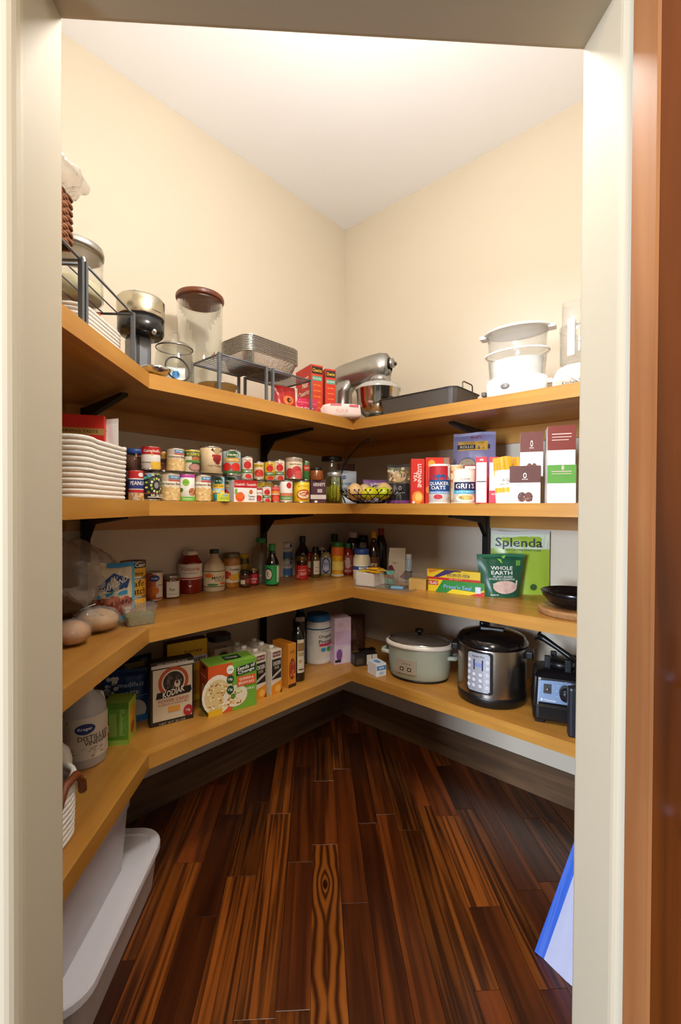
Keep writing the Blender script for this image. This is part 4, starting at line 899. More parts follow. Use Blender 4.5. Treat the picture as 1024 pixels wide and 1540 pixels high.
fruit('lemon', 'yellow green lemon at the front of the fruit bowl', 'lemon', -.012, -.085, .052, .034, 'cfc81e', (1, 1, 1.22), .10, 'lemons in the fruit bowl', (0, 1.3, .3))
fruit('lemon', 'greener lemon right of centre in the fruit bowl', 'lemon', .058, -.078, .054, .034, 'b8c41e', (1, 1, 1.22), .10, 'lemons in the fruit bowl', (0, 1.35, -.4))
pouch('snack_pouch', 'purple pouch with dark oval emblem standing behind the fruit bowl', 'pouch', 0.3457, 2.5802, .165, .14, S3, .045, -.15, '8a5a9a', [('e', 0, .68, .42, .16, 'e8dcc8'), ('e', 0, .68, .38, .13, '3a2a30'), ('t', 'JJ', 0, .68, .25, .16, 'd8ccc0'), ('r', -.9, .06, .9, .4, 'c8b4cc')])
# right of the corner
pouch('rice_pouch', 'black pouch with a food photograph left of the red tea box', 'pouch', 0.4361, 2.3837, 0.1247, 0.2097, S3, .06, -.18, '2e2c30', [('r', -.95, .52, .95, .93, '6a5f4a'), ('e', -.1, .70, .7, .15, 'c8a878'), ('e', .2, .72, .4, .11, 'd8b088'), ('e', -.5, .82, .3, .06, 'd8d0c0'), ('d', -.9, .55, .9, .9, 16, .14, .04, ['6a8a3a', 'a87a4a', 'e0c8a0']), ('o', .1, .40, .12, .05, .3, 'c8c4cc'), ('t', 'organic', .1, .28, .8, .05, 'b8b4bc'), ('r', -1, .02, 1, .09, '8a4a9a')], wr=.004)
tea = [('T', 'LUZIANNE', .25, .62, .55, .52, 'f6ece4'), ('T', 'TEA', -.35, .60, .5, .22, 'f6ece4'), ('e', 0, .14, .8, .14, 'e8912a'), ('e', .1, .15, .5, .09, 'f4c86a'), ('e', -.6, .03, .2, .03, 'f0e0d8')]
carton('tea_box', 'red tea box standing on end with vertical white lettering', 'box', 0.4804, 2.1414, 0.0642, 0.2129, S3, .06, -.12, 'd3220e', tea)
carton('tea_box', 'red tea box with oranges behind the oats canister', 'box', 0.5768, 2.1440, 0.1159, 0.2206, S3, .06, -.12, 'd3280f', [('e', -.5, .85, .3, .1, 'f0a032'), ('e', -.2, .55, .2, .08, 'e8862a'), ('r', .5, .86, .9, .99, '8a7a6a'), ('e', -.75, .3, .2, .08, 'e8862a')])
can('oats_canister', 'white oats canister with red and blue panel at the shelf edge', 'canister', 0.5674, 2.0615, 0.0991, 0.1805, S3, 'efece8', [('r', -1.05, .58, .7, .95, 'b8242c'), ('r', -1.05, .30, 1.05, .60, '1f4a86'), ('e', -.1, .62, .95, .12, '1f4a86'), ('t', 'QUAKER', -.05, .50, 1.6, .10, 'f6f4f0'), ('t', 'OATS', -.1, .40, 1.1, .09, 'f6f4f0'), ('r', -1.0, .25, 1.0, .31, '6a9ad0'), ('t', 'OLD FASHIONED', 0, .28, 1.5, .03, 'f0f4fa'), ('e', -.1, .17, .32, .06, 'c4283a'), ('r', .5, .10, .8, .14, 'b8b4b0')], lid=pm('ece8e2', .5))
can('oats_canister', 'tan canister half hidden between the oats and grits canisters', 'canister', 0.6525, 2.0825, 0.0815, 0.1802, S3, 'cfa878', [('b', .55, .85, 'b8622a'), ('b', .1, .4, 'd8c0a0'), ('e', -.6, .7, .4, .1, 'e0c8a0')], lid=pm('d8cbb4', .5))
carton('oatmeal_box', 'dark red box behind the grits canister', 'box', 0.7104, 2.0387, 0.0676, 0.1767, S3, .06, -.2, '8a1f2e', [('r', -1, .9, 1, .97, 'd8d0c8')])
can('grits_canister', 'cream grits canister with dark blue name band', 'canister', 0.6552, 1.9708, 0.1009, 0.1521, S3, 'e6dccb', [('r', -.85, .38, .95, .62, '1f2a52'), ('t', 'GRITS', .05, .50, 1.4, .14, 'f0ece2'), ('r', -.85, .28, .95, .38, '3aa8cc'), ('t', 'QUICK 5 MINUTE', .05, .33, 1.3, .04, 'e8f4f8'), ('t', 'QUAKER', .05, .70, .7, .035, '4a4038'), ('e', .1, .15, .7, .11, 'f2e8cc'), ('e', .1, .17, .55, .07, 'e0b86a'), ('d', -.3, .12, .5, .2, 8, .08, .02, ['d8a040', 'b84a2a', '7a9a3a'])], lid=pm('e2d8c8', .5))
carton('pasta_box', 'dull cardboard box lying flat under the rolled oats pouch', 'box', 0.7611, 2.1506, .26, .125, S3, .11, -PI/4, '8a7050', [('r', -1, .3, 1, .6, '7a5a3a')])
pouch('oats_pouch', 'lavender pouch of rolled oats standing tall at the back', 'pouch', 0.7656, 2.1631, .20, .225, S3+.126, .06, -.45, '8d8ab4', [('r', -.75, .60, .65, .80, 'd8a83a'), ('r', -.8, .63, .75, .73, '2a2430'), ('t', 'ROLLED OATS', 0, .68, 1.3, .06, 'd8ccb0'), ('t', 'OLD FASHIONED', 0, .77, 1.0, .03, '4a3a20'), ('t', "Bob's", .1, .89, .5, .06, 'a83a34'), ('e', -.3, .28, .42, .17, '6f6688'), ('e', -.3, .28, .38, .14, 'b09c80'), ('r', .35, .2, .6, .38, 'b09c80')], tilt=-.06)
nf = [('r', -.82, .02, .82, .88, 'efe9e6')] + [('r', -.7, .84-.07*i, .7, .845-.07*i, '9a928e') for i in range(11)] + [('r', -.78, .46, .78, .48, '3a3230'), ('t', 'oats', 0, .94, .6, .05, 'f6e8e8')]
carton('oatmeal_box', 'red box with white nutrition panel beside the grits canister', 'box', 0.7099, 1.9119, 0.0491, 0.1966, S3, .10, -.35, 'cc2438', nf)
carton('oatmeal_box', 'second red box with nutrition panel left of the gold pouch', 'box', 0.7619, 1.9023, 0.0403, 0.1961, S3, .10, -.40, 'cc2438', nf[:8] + [('r', -.9, .02, .9, .28, 'c4283c'), ('t', 'apple', 0, .2, .9, .05, 'f0c8cc')])
gp = [('r', -1, .72, 1, 1, 'd59a14'), ('p', [(-1, .72), (1, .72), (1, .60), (-.2, .66), (-1, .58)], 'e0a820'), ('r', -1, .24, 1, .34, 'e2b43a'), ('t', 'A G', .2, .50, .8, .08, '8a8478'), ('t', 'almond flour', .1, .42, 1.2, .04, '9a948a')]
pouch('flour_pouch', 'gold and white pouch leaning against the red oatmeal boxes', 'pouch', 0.7842, 1.8377, 0.0723, 0.1948, S3, .05, -.25, 'e6e2dc', gp, roll=-.08)
pouch('flour_pouch', 'gold and white pouch behind the brown topped carton', 'pouch', 0.8529, 1.8892, 0.0744, 0.1985, S3, .05, -.3, 'e4e0da', gp)
def diet(c1): return [('r', -1, .55, 1, 1, c1), ('o', .0, .74, .11, .07, .35, 'efe6e2'), ('t', 'OPTAVIA', 0, .64, .4, .03, 'efe6e2'), ('r', -.7, .48, .7, .50, 'c8c2be'), ('e', -.18, .17, .28, .13, '5a3226'), ('e', .24, .17, .28, .13, '6a3a2a'), ('d', -.4, .08, .45, .25, 14, .05, .03, ['8a5a44', '3a1c14', 'a87a62'])]
lines = [('r', -.7, .82, .7, .84, 'd8b8b0'), ('r', -.7, .76, .7, .775, 'd8b8b0'), ('r', -.7, .70, .5, .715, 'd8b8b0')]
carton('diet_box', 'white and brown brownie carton at the shelf edge below the upper carton', 'carton', 0.8540, 1.8102, 0.1153, 0.1514, S3, .10, -.42, 'eeebe8', diet('5a2818'), right=[('r', -1, .55, 1, 1, '4a2014')])
carton('diet_box', 'green topped white carton beneath the red topped carton', 'carton', 0.9526, 1.7187, 0.0995, 0.1467, S3, .115, -.40, 'eeebe8', [('r', -1, .52, 1, 1, '5a9a34')] + lines[:2] + [('r', -.8, .38, .7, .39, 'c8c4c0'), ('r', -.8, .2, .7, .21, 'd0ccc8')], right=[('r', -1, .52, 1, 1, '2a4a3a'), ('r', -1, 0, 1, .52, '9aa4b0')])
carton('diet_box', 'white and brown carton with cookie picture stacked on another carton', 'carton', 0.8790, 1.8065, 0.0850, 0.1792, S3+.1085, .09, -.42, 'eeebe8', diet('6a2c1c'), right=[('r', -1, .55, 1, 1, '4a2014')])
carton('diet_box', 'red topped white carton stacked on the green topped carton', 'carton', 0.9517, 1.7196, 0.0969, 0.1869, S3+.1095, .115, -.40, 'eeebe8', [('r', -1, .50, 1, 1, '7c2a18')] + lines + [('e', .1, .14, .1, .05, 'c8b8a8')], right=[('r', -1, 0, 1, 1, '7a6a58'), ('r', -.7, .3, .7, .8, 'b8a890')])

# ================================================================== THIRD SHELF (jars and condiments)
# bread in plastic at the left end
x0, y0 = -.93, 1.72
bfilm = glassy((.86, .80, .74), haze=.22, rough=.12, name='bread_film', bump=.9, bscale=22, ior=1.6)
t = thing('bread_bag', 'large crumpled clear plastic bread bag at the left end of the jar shelf', 'plastic bag', (x0, y0, S2+.004), .2)
def crumple(u):
    a = math.sin(9*u[0]+5*u[2]+1)*math.sin(8*u[1]-6*u[2]); b = math.sin(21*u[0]+15*u[1]-11*u[2]); c = math.sin(37*u[2]+23*u[0]-19*u[1])
    return (1 + .10*a + .05*abs(b) + .025*c) * (1 - .22*max(0, -u[2])**3)
mb = MB(); mb.ball((0, 0, .142), .148, bfilm, 48, 32, (1.05, .62, .98), crumple)
mb.v = [(a, b, max(c, 0.0)) for a, b, c in mb.v]; mb.obj('bag_film', t)
bread = pm('b98a5a', .85, 0, .3, 25, .4, 60, name='crust')
mb = MB(); mb.ball((-.02, .01, .097), .112, pm('8a6a4c', .85, 0, .35, 20), 20, 12, (.95, .55, .85)); mb.obj('loaf', t)
roll_c = pm('c4873c', .8, 0, .45, 18, .6, 50, name='roll_crust')
t = thing('bread_roll', 'golden bread roll wrapped in tied plastic at the shelf front', 'bread', (-0.7440, 1.5573, S2), .5)
mb = MB(); mb.ball((0, 0, .040), .06, pm('c79a58', .8, 0, .45, 22, .6, 50), 20, 12, (1.1, .95, .62), lambda u: 1+.05*math.sin(8*u[0])*math.sin(7*u[1])); mb.obj('roll', t)
mb = MB(); mb.ball((0, 0, .043), .066, film, 28, 16, (1.12, .98, .64), lambda u: 1 + .05*math.sin(14*u[0]+9*u[1])*math.sin(11*u[1]-6*u[2])); b_ = mb.obj('bag_film', t)
n_ = 14; vs = []; fs = []
for i, (zz, rr) in enumerate(((.062, .05), (.078, .028), (.088, .008), (.094, .006), (.105, .020), (.125, .038), (.15, .05))):
    for k in range(n_): a = 2*PI*k/n_; q_ = rr*(1+.25*math.sin(5*a+i)); vs.append((-.02-.015*i/3+q_*math.cos(a), q_*math.sin(a), zz))
for i in range(6):
    for k in range(n_): fs.append([i*n_+k, i*n_+(k+1) % n_, (i+1)*n_+(k+1) % n_, (i+1)*n_+k])
mb = MB(); mb.add(vs, fs, film, True); mb.obj('gathered_neck', t)
mb = MB(); mb.tube([(-.05, -.012, .082), (-.025, -.011, .091), (-.005, -.006, .096)], .0016, pm('e8e4e0', .5), 6); mb.obj('twist_tie', t)
t = thing('bread_roll', 'orange brown bread roll in plastic at the left edge of the jar shelf', 'bread', (-0.7493, 1.4105, S2), .1)
mb = MB(); mb.ball((0, 0, .038), .05, roll_c, 20, 12, (1, 1, .72), lambda u: 1+.05*math.sin(8*u[0])*math.sin(7*u[1])); mb.obj('roll', t)
mb = MB(); mb.ball((0, 0, .040), .0535, film, 24, 14, (1.02, 1.02, .74), lambda u: 1 + .04*math.sin(14*u[0]+9*u[1])); mb.obj('bag_film', t)
rope_basket('rope_basket', 'white rope basket edge beside the bread rolls on the jar shelf', -.80, .955, S2+.001, .22, .21, .11, 0, 9, 'efe9e0', .05)
ALM = ['a5563a', '8a3f2a', 'b8684a', '7a3422', 'c07a58']
pouch('almond_bag', 'tan and teal bag of roasted almonds standing beside the bread', 'bag', -0.7676, 1.7184, 0.1545, 0.2151, S2, .05, .38, 'd8c4a0',
      [('r', .9, 0, 1, 1, '3aaac8'), ('r', -1, 0, 1, .09, '36a6c8'), ('r', -.2, .92, 1, 1, '2f86b8'), ('p', [(-.55, .62), (.1, .82), (.8, .70), (.7, .56), (.0, .50), (-.5, .52)], '24407e'), ('t', 'BLUE', .12, .72, .6, .09, 'f2f0ea', .25), ('t', 'DIAMOND', .1, .61, 1.2, .10, 'f2f0ea', .25), ('t', 'ALMONDS', .15, .53, .8, .04, '3a9ab8', .25), ('p', [(-.6, .45), (.7, .52), (.7, .45), (-.6, .38)], '3a9ac4'), ('t', 'Roasted Salted', .05, .45, 1.0, .045, 'f0f4f6', .2), ('r', -.85, .09, .88, .38, '5a2416'), ('d', -.8, .11, .85, .40, 90, .13, .04, ALM), ('e', .65, .18, .18, .07, 'e8dcd0')], wr=.003)
SC_ = [('r', -2.5, .86, 2.5, .98, '1e1712'), ('t', 'Safe Catch', .1, .92, 1.5, .07, 'e0d8c8')]
can('tuna_can', 'topmost black and yellow tuna can of the stack by the almond bag', 'can', -0.7208, 1.7962, .094, .064, S2+.148, 'c8931a', [('b', .62, 1, '1c1612'), ('t', 'Safe Catch', .2, .80, 1.4, .22, 'e4dccc'), ('t', 'wild tuna', .1, .3, 1.2, .2, '3a2a10')], group='yellow tuna cans stacked by the almond bag')
can('tuna_can', 'middle yellow tuna can with bold black lettering in the stack', 'can', -0.7208, 1.7962, .094, .0735, S2+.0740, 'd09a1c', [('t', 'Safe', .25, .74, 1.1, .34, '1a1410'), ('t', 'Catch', .25, .34, 1.3, .34, '1a1410')], group='yellow tuna cans stacked by the almond bag')
can('tuna_can', 'bottom yellow tuna can of the stack behind the seed tub', 'can', -0.7208, 1.7962, .094, .0735, S2, 'cc961a', [('p', [(-.8, .55), (.0, .85), (.9, .55)], '3a2a14'), ('t', 'NO MERCURY', .1, .25, 1.4, .12, '3a2a10')], group='yellow tuna cans stacked by the almond bag')
t = thing('seed_tub', 'small clear plastic tub of green seeds behind the almond bag', 'tub', (-0.6461, 1.6630, S2), .6)
mb = MB(); tray_shell(mb, .095, .075, .105, .085, .062, .012, clear_pl, .004, .001); mb.obj('tub', t)
mb = MB(); mb.loft([(rrect(.091, .071, .012, 4), .003), (rrect(.096, .076, .012, 4), .034)], pm('8a8348', .8, 0, .6, 160, .8, 200)); mb.obj('seeds', t)
mb = MB(); mb.prism(rrect(.114, .094, .015, 4), .0625, .068, clear_pl); mb.obj('lid', t)
can('pumpkin_can', 'orange pumpkin can beside the stack of tuna cans', 'can', -0.7450, 2.0862, 0.0790, 0.1271, S2, 'c8692a', [('r', .2, .02, 1.3, .98, 'e2d4c4'), ('e', .1, .80, .45, .12, '1f3f7a'), ('t', 'Kroger', .1, .80, .6, .07, 'f0f0f0'), ('e', -.1, .36, .6, .16, 'd8742a'), ('t', 'pumpkin', .7, .55, .7, .08, '8a4a22'), ('b', .05, .12, 'b8541e')])
vessel('honey_jar', 'amber honey jar with handwritten white label', 'jar', -0.6837, 2.1419, 0.0813, 0.1064, S2, JAR, pm('5a2c10', .12, 0, .1, 20, coat=.5), (.98, .82, 1.0), (.06, .74, 'd8d0c2', 1.0, .75), [('t', 'Pear', -.1, .5, .5, .2, '3a302a'), ('r', -.5, .2, .5, .22, '8a8278')], capmat=pm('8a8274', .35, .8), j=.25)
vessel('pasta_sauce_jar', 'large red pasta sauce jar with white pointed label', 'jar', -0.6309, 2.2671, 0.1160, 0.2069, S2, [(0, 0), (.93, 0), (1, .03), (1, .66), (.93, .76), (.62, .87), (.58, .98), (0, .98)], pm('7c1a0c', .12, 0, .25, 40, coat=.5), (.62, .90, 1.0), (.34, .70, 'e6ddd0'), [('t', 'Victoria', 0, .70, 1.3, .26, '9a3a1c'), ('t', 'Premium Marinara', 0, .42, .9, .08, '5a4a40'), ('r', -.9, .04, 1.0, .14, 'b82a22'), ('p', [(-.5, .03), (.5, .03), (0, -.5)], 'e6ddd0')], capmat=pm('d8d2ca', .4, .3))
t = vessel('maple_syrup_jug', 'cream maple syrup jug with green cap and small handle', 'jug', -0.5230, 2.3108, 0.1084, 0.2094, S2, [(0, 0), (.93, 0), (1, .03), (1, .50), (.92, .62), (.55, .76), (.38, .82), (.36, .92), (0, .92)], pm('c9b694', .4), (.42, .90, 1.0), (.12, .50, 'd6c6a4'), [('b', .0, .05, '2a4a2c'), ('b', .95, 1.0, '2a4a2c'), ('t', 'MAPLE', .35, .58, 1.0, .2, '3a2a1c'), ('t', 'SYRUP', .4, .38, .7, .12, '6a4a2c'), ('e', -.4, .72, .35, .14, 'd8782a'), ('e', -.1, .15, .4, .08, '4a7a3a'), ('e', .7, .2, .3, .08, 'c8622a')], capmat=M('1c3a22'))
mb = MB(); mb.tube([(.020, -.005, .135), (.034, -.005, .137), (.038, -.005, .122), (.030, -.005, .108)], .0045, pm('c9b694', .4), 8); mb.obj('jug_handle', t)
vessel('fruit_jar', 'jar of yellow fruit with fruit picture label', 'jar', -0.4559, 2.4168, 0.0959, 0.1817, S2, JAR, pm('b0762c', .15, 0, .3, 60, coat=.4), (.93, .86, 1.0), (.16, .64, 'd9ccb4'), [('e', -.4, .45, .4, .24, 'c43a2c'), ('e', .2, .30, .4, .2, 'd8a024'), ('e', .7, .4, .3, .2, 'd8b83a'), ('t', 'Cocktail', .3, .78, .9, .14, '3a2a20')], capmat=pm('7a7264', .4, .7))
vessel('relish_jar', 'jar with yellow lid behind the small dark jars', 'jar', -0.4144, 2.5508, 0.0638, 0.1606, S2, JAR, pm('6a5424', .2, 0, .2, 40), (.95, .86, 1.0), (.3, .66, 'c89a2a'), [('t', 'relish', 0, .5, 1.1, .3, '5a3a14')], capmat=M('d8b01c'))
vessel('jam_jar', 'small dark jam jar with photo label', 'jar', -0.3810, 2.3994, 0.0565, 0.0880, S2, JAR, pm('3a1a10', .15), (.95, .84, 1.0), (.1, .72, '4a2418'), [('r', -.7, .2, .0, .6, 'd8ccb0'), ('e', .5, .5, .35, .25, 'a83020')], capmat=pm('2a2018', .4, .5))
vessel('jam_jar', 'small red labelled jam jar left of the green capped bottle', 'jar', -0.3441, 2.4605, 0.0507, 0.0938, S2, JAR, pm('4a1210', .15), (.95, .84, 1.0), (.1, .68, 'b02030'), [('t', 'salsa', 0, .55, 1.1, .25, 'e8c8c0'), ('t', 'hot', 0, .25, .7, .2, 'e8c8c0')], capmat=pm('8a7a50', .4, .6))
t = vessel('water_bottle', 'clear plastic bottle with green cap behind the soy sauce', 'bottle', -0.3151, 2.5310, 0.1082, 0.2522, S2, [(0, 0), (.93, 0), (1, .03), (1, .60), (.9, .74), (.5, .86), (.42, .9), (.42, .96), (0, .96)], glassy((.72, .66, .52), haze=.12, name='tinted_plastic'), (.48, .90, 1.0), capmat=M('1f8a4a'), content=(.30, pm('2a1a0c', .2)))
vessel('soy_sauce_bottle', 'dark soy sauce bottle with green label and green cap', 'bottle', -0.2451, 2.4612, 0.0763, 0.2244, S2, [(0, 0), (.93, 0), (1, .03), (1, .50), (.85, .60), (.5, .72), (.44, .82), (.44, .92), (0, .92)], pm('120c0a', .12, coat=.5), (.5, .84, 1.0), (.04, .50, '1c9a4c'), [('e', -.45, .52, .5, .33, '2a1c18'), ('e', -.45, .52, .42, .26, 'd8d0c4'), ('t', 'K', -.45, .52, .3, .26, '2a1c18'), ('r', .55, .1, 1.0, .95, 'd8d8d0')], capmat=M('1f9a4a'))
milk = [('r', -2.5, .5, 2.5, 1, 'c2c8ce'), ('r', -.6, .52, .9, .92, 'dfe2e2'), ('t', 'Carnation', .1, .72, 1.1, .2, '8a5a58'), ('r', -.6, .1, .9, .42, '4a78b4'), ('e', .6, .84, .2, .1, '2a4a7a'), ('r', -1.2, 0, -.9, 1, '3a3a44')]
x0, y0 = (-0.1877, 2.7860)
can('milk_can', 'lower blue and white milk can of two stacked beside the soy sauce', 'can', x0, y0, .074, .102, S2, '6a90c0', milk, group='stacked milk cans')
can('milk_can', 'upper blue and white milk can stacked beside the soy sauce', 'can', x0, y0, .074, .102, S2+.1025, '6a90c0', milk, group='stacked milk cans')
# middle group
vessel('sauce_bottle', 'dark bottle with navy cap behind the red sauce jar', 'bottle', -0.0904, 2.7942, 0.0910, 0.2469, S2, BOT, pm('1c0d0a', .12, coat=.4), (.42, .84, 1.0), None, capmat=M('1a1c34'))
vessel('chili_jar', 'bright red labelled sauce jar with brown lid', 'jar', -0.0895, 2.6608, 0.0709, 0.1372, S2, JAR, pm('3a120a', .15), (.95, .74, 1.0), (.02, .62, 'bf2018'), [('t', 'chili', .0, .66, 1.1, .16, 'e8a898'), ('t', 'CRISP', .1, .4, 1.2, .2, 'f0d0c8'), ('r', -.9, .1, -.3, .3, 'd87060')], capmat=pm('6a5228', .4, .5))
vessel('chili_jar', 'second red sauce jar with white emblem behind the first', 'jar', -0.0508, 2.7984, 0.0705, 0.1430, S2, JAR, pm('4a120c', .15), (.95, .80, 1.0), (.05, .74, 'b01f20'), [('e', .2, .66, .5, .2, 'd8c8bc'), ('t', 'SAUCE', .2, .3, .9, .12, 'e0b0a8')], capmat=M('a8241e'))
vessel('olive_oil_bottle', 'olive brown dressing bottle with white side label', 'bottle', -0.0106, 2.7286, 0.0567, 0.1824, S2, [(0, 0), (.93, 0), (1, .03), (1, .60), (.8, .70), (.5, .80), (.46, .92), (0, .92)], pm('5a4a1c', .15, 0, .2, 40, coat=.4), (.6, .82, 1.0), (.12, .56, 'd8d4c6', 1.0, .7), [('r', -.3, .2, .3, .25, '8a8478'), ('r', -.3, .5, .3, .55, '8a8478')], j=.35)
vessel('mustard_bottle', 'oval grey yellow mustard bottle with blue label', 'bottle', 0.0551, 2.7793, 0.0743, 0.1572, S2, [(0, 0), (.9, 0), (1, .05), (1, .65), (.85, .84), (.5, .95), (0, .96)], pm('8f8250', .3), (.5, .90, 1.0), (.14, .74, '9aa2c4', 1.0, .9), [('o', 0, .5, .55, .52, .2, '2a2c40'), ('t', 'DIJON', 0, .6, .6, .14, '2a2c50'), ('r', -.4, .2, .4, .4, 'b8bcd4')])
vessel('pickle_jar', 'jar with pale lid behind the mustard bottle', 'jar', 0.0305, 2.8656, 0.0723, 0.1744, S2, JAR, pm('2a2014', .2), (.95, .86, 1.0), None, capmat=pm('b8b0a4', .4, .4))
vessel('honey_bottle', 'yellow and orange sleeved squeeze bottle with green cap', 'bottle', 0.1262, 2.7525, 0.0778, 0.2130, S2, [(0, 0), (.95, 0), (1, .05), (.9, .14), (.86, .30), (.9, .5), (.96, .70), (.94, .86), (0, .87)], pm('e0a91f', .35, 0, .15, 30), (.95, .86, 1.0), None, [('r', -1.1, .62, 1.1, .85, 'd8641a'), ('r', -.8, .2, .9, .45, 'e8cf6a'), ('r', -1.2, .03, 1.2, .09, 'd8d0c0')], capmat=M('2a6a34'))
vessel('vinegar_bottle', 'dark bottle with deep green cap behind the yellow bottle', 'bottle', 0.1141, 2.9493, 0.0877, 0.2504, S2, BOT, pm('121410', .15, coat=.4), (.5, .80, 1.0), None, capmat=M('143a1c'))
vessel('hot_sauce_bottle', 'red chili sauce bottle with green nozzle', 'bottle', 0.1956, 2.8375, 0.0718, 0.2361, S2, [(0, 0), (.93, 0), (1, .03), (1, .52), (.86, .62), (.5, .70), (.45, .76), (0, .76)], pm('8a2012', .2, 0, .15, 40, coat=.4), (.5, .72, .84), (.06, .54, 'a8463a'), [('e', 0, .55, .4, .3, 'd8b8b0'), ('t', 'SRIRACHA', 0, .12, 1.0, .1, 'e8d0c8'), ('d', -.7, .2, .7, .9, 26, .08, .03, ['d8c0bc', 'c89088'])], capmat=M('2a7a40'))
vessel('syrup_bottle', 'dark bottle with white cap at the back of the corner', 'bottle', 0.2366, 2.9438, 0.0921, 0.2641, S2, [(0, 0), (.93, 0), (1, .03), (1, .70), (.8, .80), (.62, .86), (.62, .94), (0, .94)], pm('1e100c', .15, coat=.4), (.66, .86, 1.0), None, capmat=pm('d8c8bc', .5))
vessel('sauce_bottle', 'black bottle with torn silver neck label in the corner', 'bottle', 0.3005, 2.9224, 0.0828, 0.2436, S2, [(0, 0), (.93, 0), (1, .03), (1, .6), (.9, .70), (.8, .8), (.78, .95), (0, .95)], pm('100c0a', .2), (.82, .86, 1.0), (.62, .82, '8a8a84', .9, .6), None)
vessel('mayonnaise_jar', 'white mayonnaise jar with blue lid behind the organizer bin', 'jar', 0.2647, 2.6471, 0.1026, 0.1818, S2, [(0, 0), (.93, 0), (1, .03), (1, .60), (.96, .72), (.8, .82), (.8, .95), (0, .95)], pm('e4dcbc', .3), (.84, .82, 1.0), (.26, .50, 'e8e4d8'), [('r', -1.1, .3, 1.1, .8, '2a4a8a'), ('t', 'MAYO', .2, .55, .9, .36, 'f0ecd8')], capmat=M('2a4a98'))
vessel('syrup_bottle', 'dark syrup bottle with yellow cap and script label', 'bottle', 0.3418, 2.6972, 0.0765, 0.2819, S2, BOT, pm('24100a', .12, coat=.5), (.44, .86, 1.0), (.06, .46, '5a3018'), [('t', 'Syrup', 0, .6, 1.0, .3, 'e8d8b8'), ('e', -.5, .2, .3, .15, 'd8b060')], capmat=M('d89a1a'))
vessel('sauce_bottle', 'tall black bottle with red cap beside the syrup', 'bottle', 0.4002, 2.7944, 0.0752, 0.2935, S2, [(0, 0), (.93, 0), (1, .03), (1, .66), (.7, .78), (.46, .86), (.46, .95), (0, .95)], pm('0f0a09', .2), (.5, .86, 1.0), None, capmat=M('8a1f1a'))
t = thing('paper_carton', 'beige gable top paper carton behind the clear bin', 'carton', (0.4692, 2.5981, S2), -.25); t.scale = (1.1, 1.1, 1.1)
cr_ = pm('cfc3b0', .6, 0, .04)
mb = MB(); W_, D_, H_ = .085, .07, .115
mb.box(-W_/2, -D_/2, 0, W_/2, D_/2, H_, cr_)
vs = [(-W_/2, -D_/2, H_), (W_/2, -D_/2, H_), (W_/2, D_/2, H_), (-W_/2, D_/2, H_), (-W_/2, 0, H_+.04), (W_/2, 0, H_+.04), (-W_/2, 0, H_+.058), (W_/2, 0, H_+.058)]
mb.add(vs, [[0, 1, 5, 4], [2, 3, 4, 5], [1, 2, 5], [3, 0, 4], [4, 5, 7, 6]], cr_); b_ = mb.obj('carton_body', t)
print_on(b_, frontmap(W_, D_, H_), [('p', [(-1, .2), (-.2, .45), (-.6, .75), (-1, .7)], '6a1f30'), ('p', [(.3, .2), (1, .5), (1, .1)], '6a3038'), ('t', 'tea', -.3, .85, .5, .1, '8a6a58')])
vessel('spray_bottle', 'slim pale blue bottle beside the gable top carton', 'bottle', 0.5244, 2.5429, .04, .16, S2, [(0, 0), (.95, 0), (1, .04), (1, .78), (.7, .84), (0, .86)], pm('a9bccb', .3), (.8, .80, 1.0), (.1, .4, '3a3034'), None, capmat=pm('c8d4dc', .35))
# clear organizer bin with packets
bx2, by2 = .385, 2.395
t = thing('organizer_bin', 'clear acrylic organizer bin of packets at the shelf corner', 'bin', (bx2, by2, S2), -.62)
mb = MB(); W_, D_, H_ = .335, .165, .075
for a in ((-W_/2, -D_/2, W_/2, D_/2, 0, .003), (-W_/2, -D_/2, W_/2, -D_/2+.003, .003, .012), (-W_/2, D_/2-.003, W_/2, D_/2, .003, H_), (-W_/2, -D_/2+.003, -W_/2+.003, D_/2-.003, .003, H_), (W_/2-.003, -D_/2+.003, W_/2, D_/2-.003, .003, .012), (.02, -D_/2+.003, .023, D_/2-.003, .003, H_), (-W_/2, -D_/2, .02, -D_/2+.003, .012, H_)):
    mb.box(a[0], a[1], a[4], a[2], a[3], a[5], clear_pl)
mb.obj('bin_shell', t)
dv = Matrix.Rotation(-.62, 3, 'Z')
def inbin(px, py, pz): v_ = dv @ Vector((px, py, 0)); return (bx2+v_.x, by2+v_.y, S2+pz)
carton('packet_box', 'plain white box inside the clear organizer bin', 'box', *inbin(-.107, -.0, 0)[:2], .112, .071, S2+.0035, .14, -.62, 'e8e2e0')
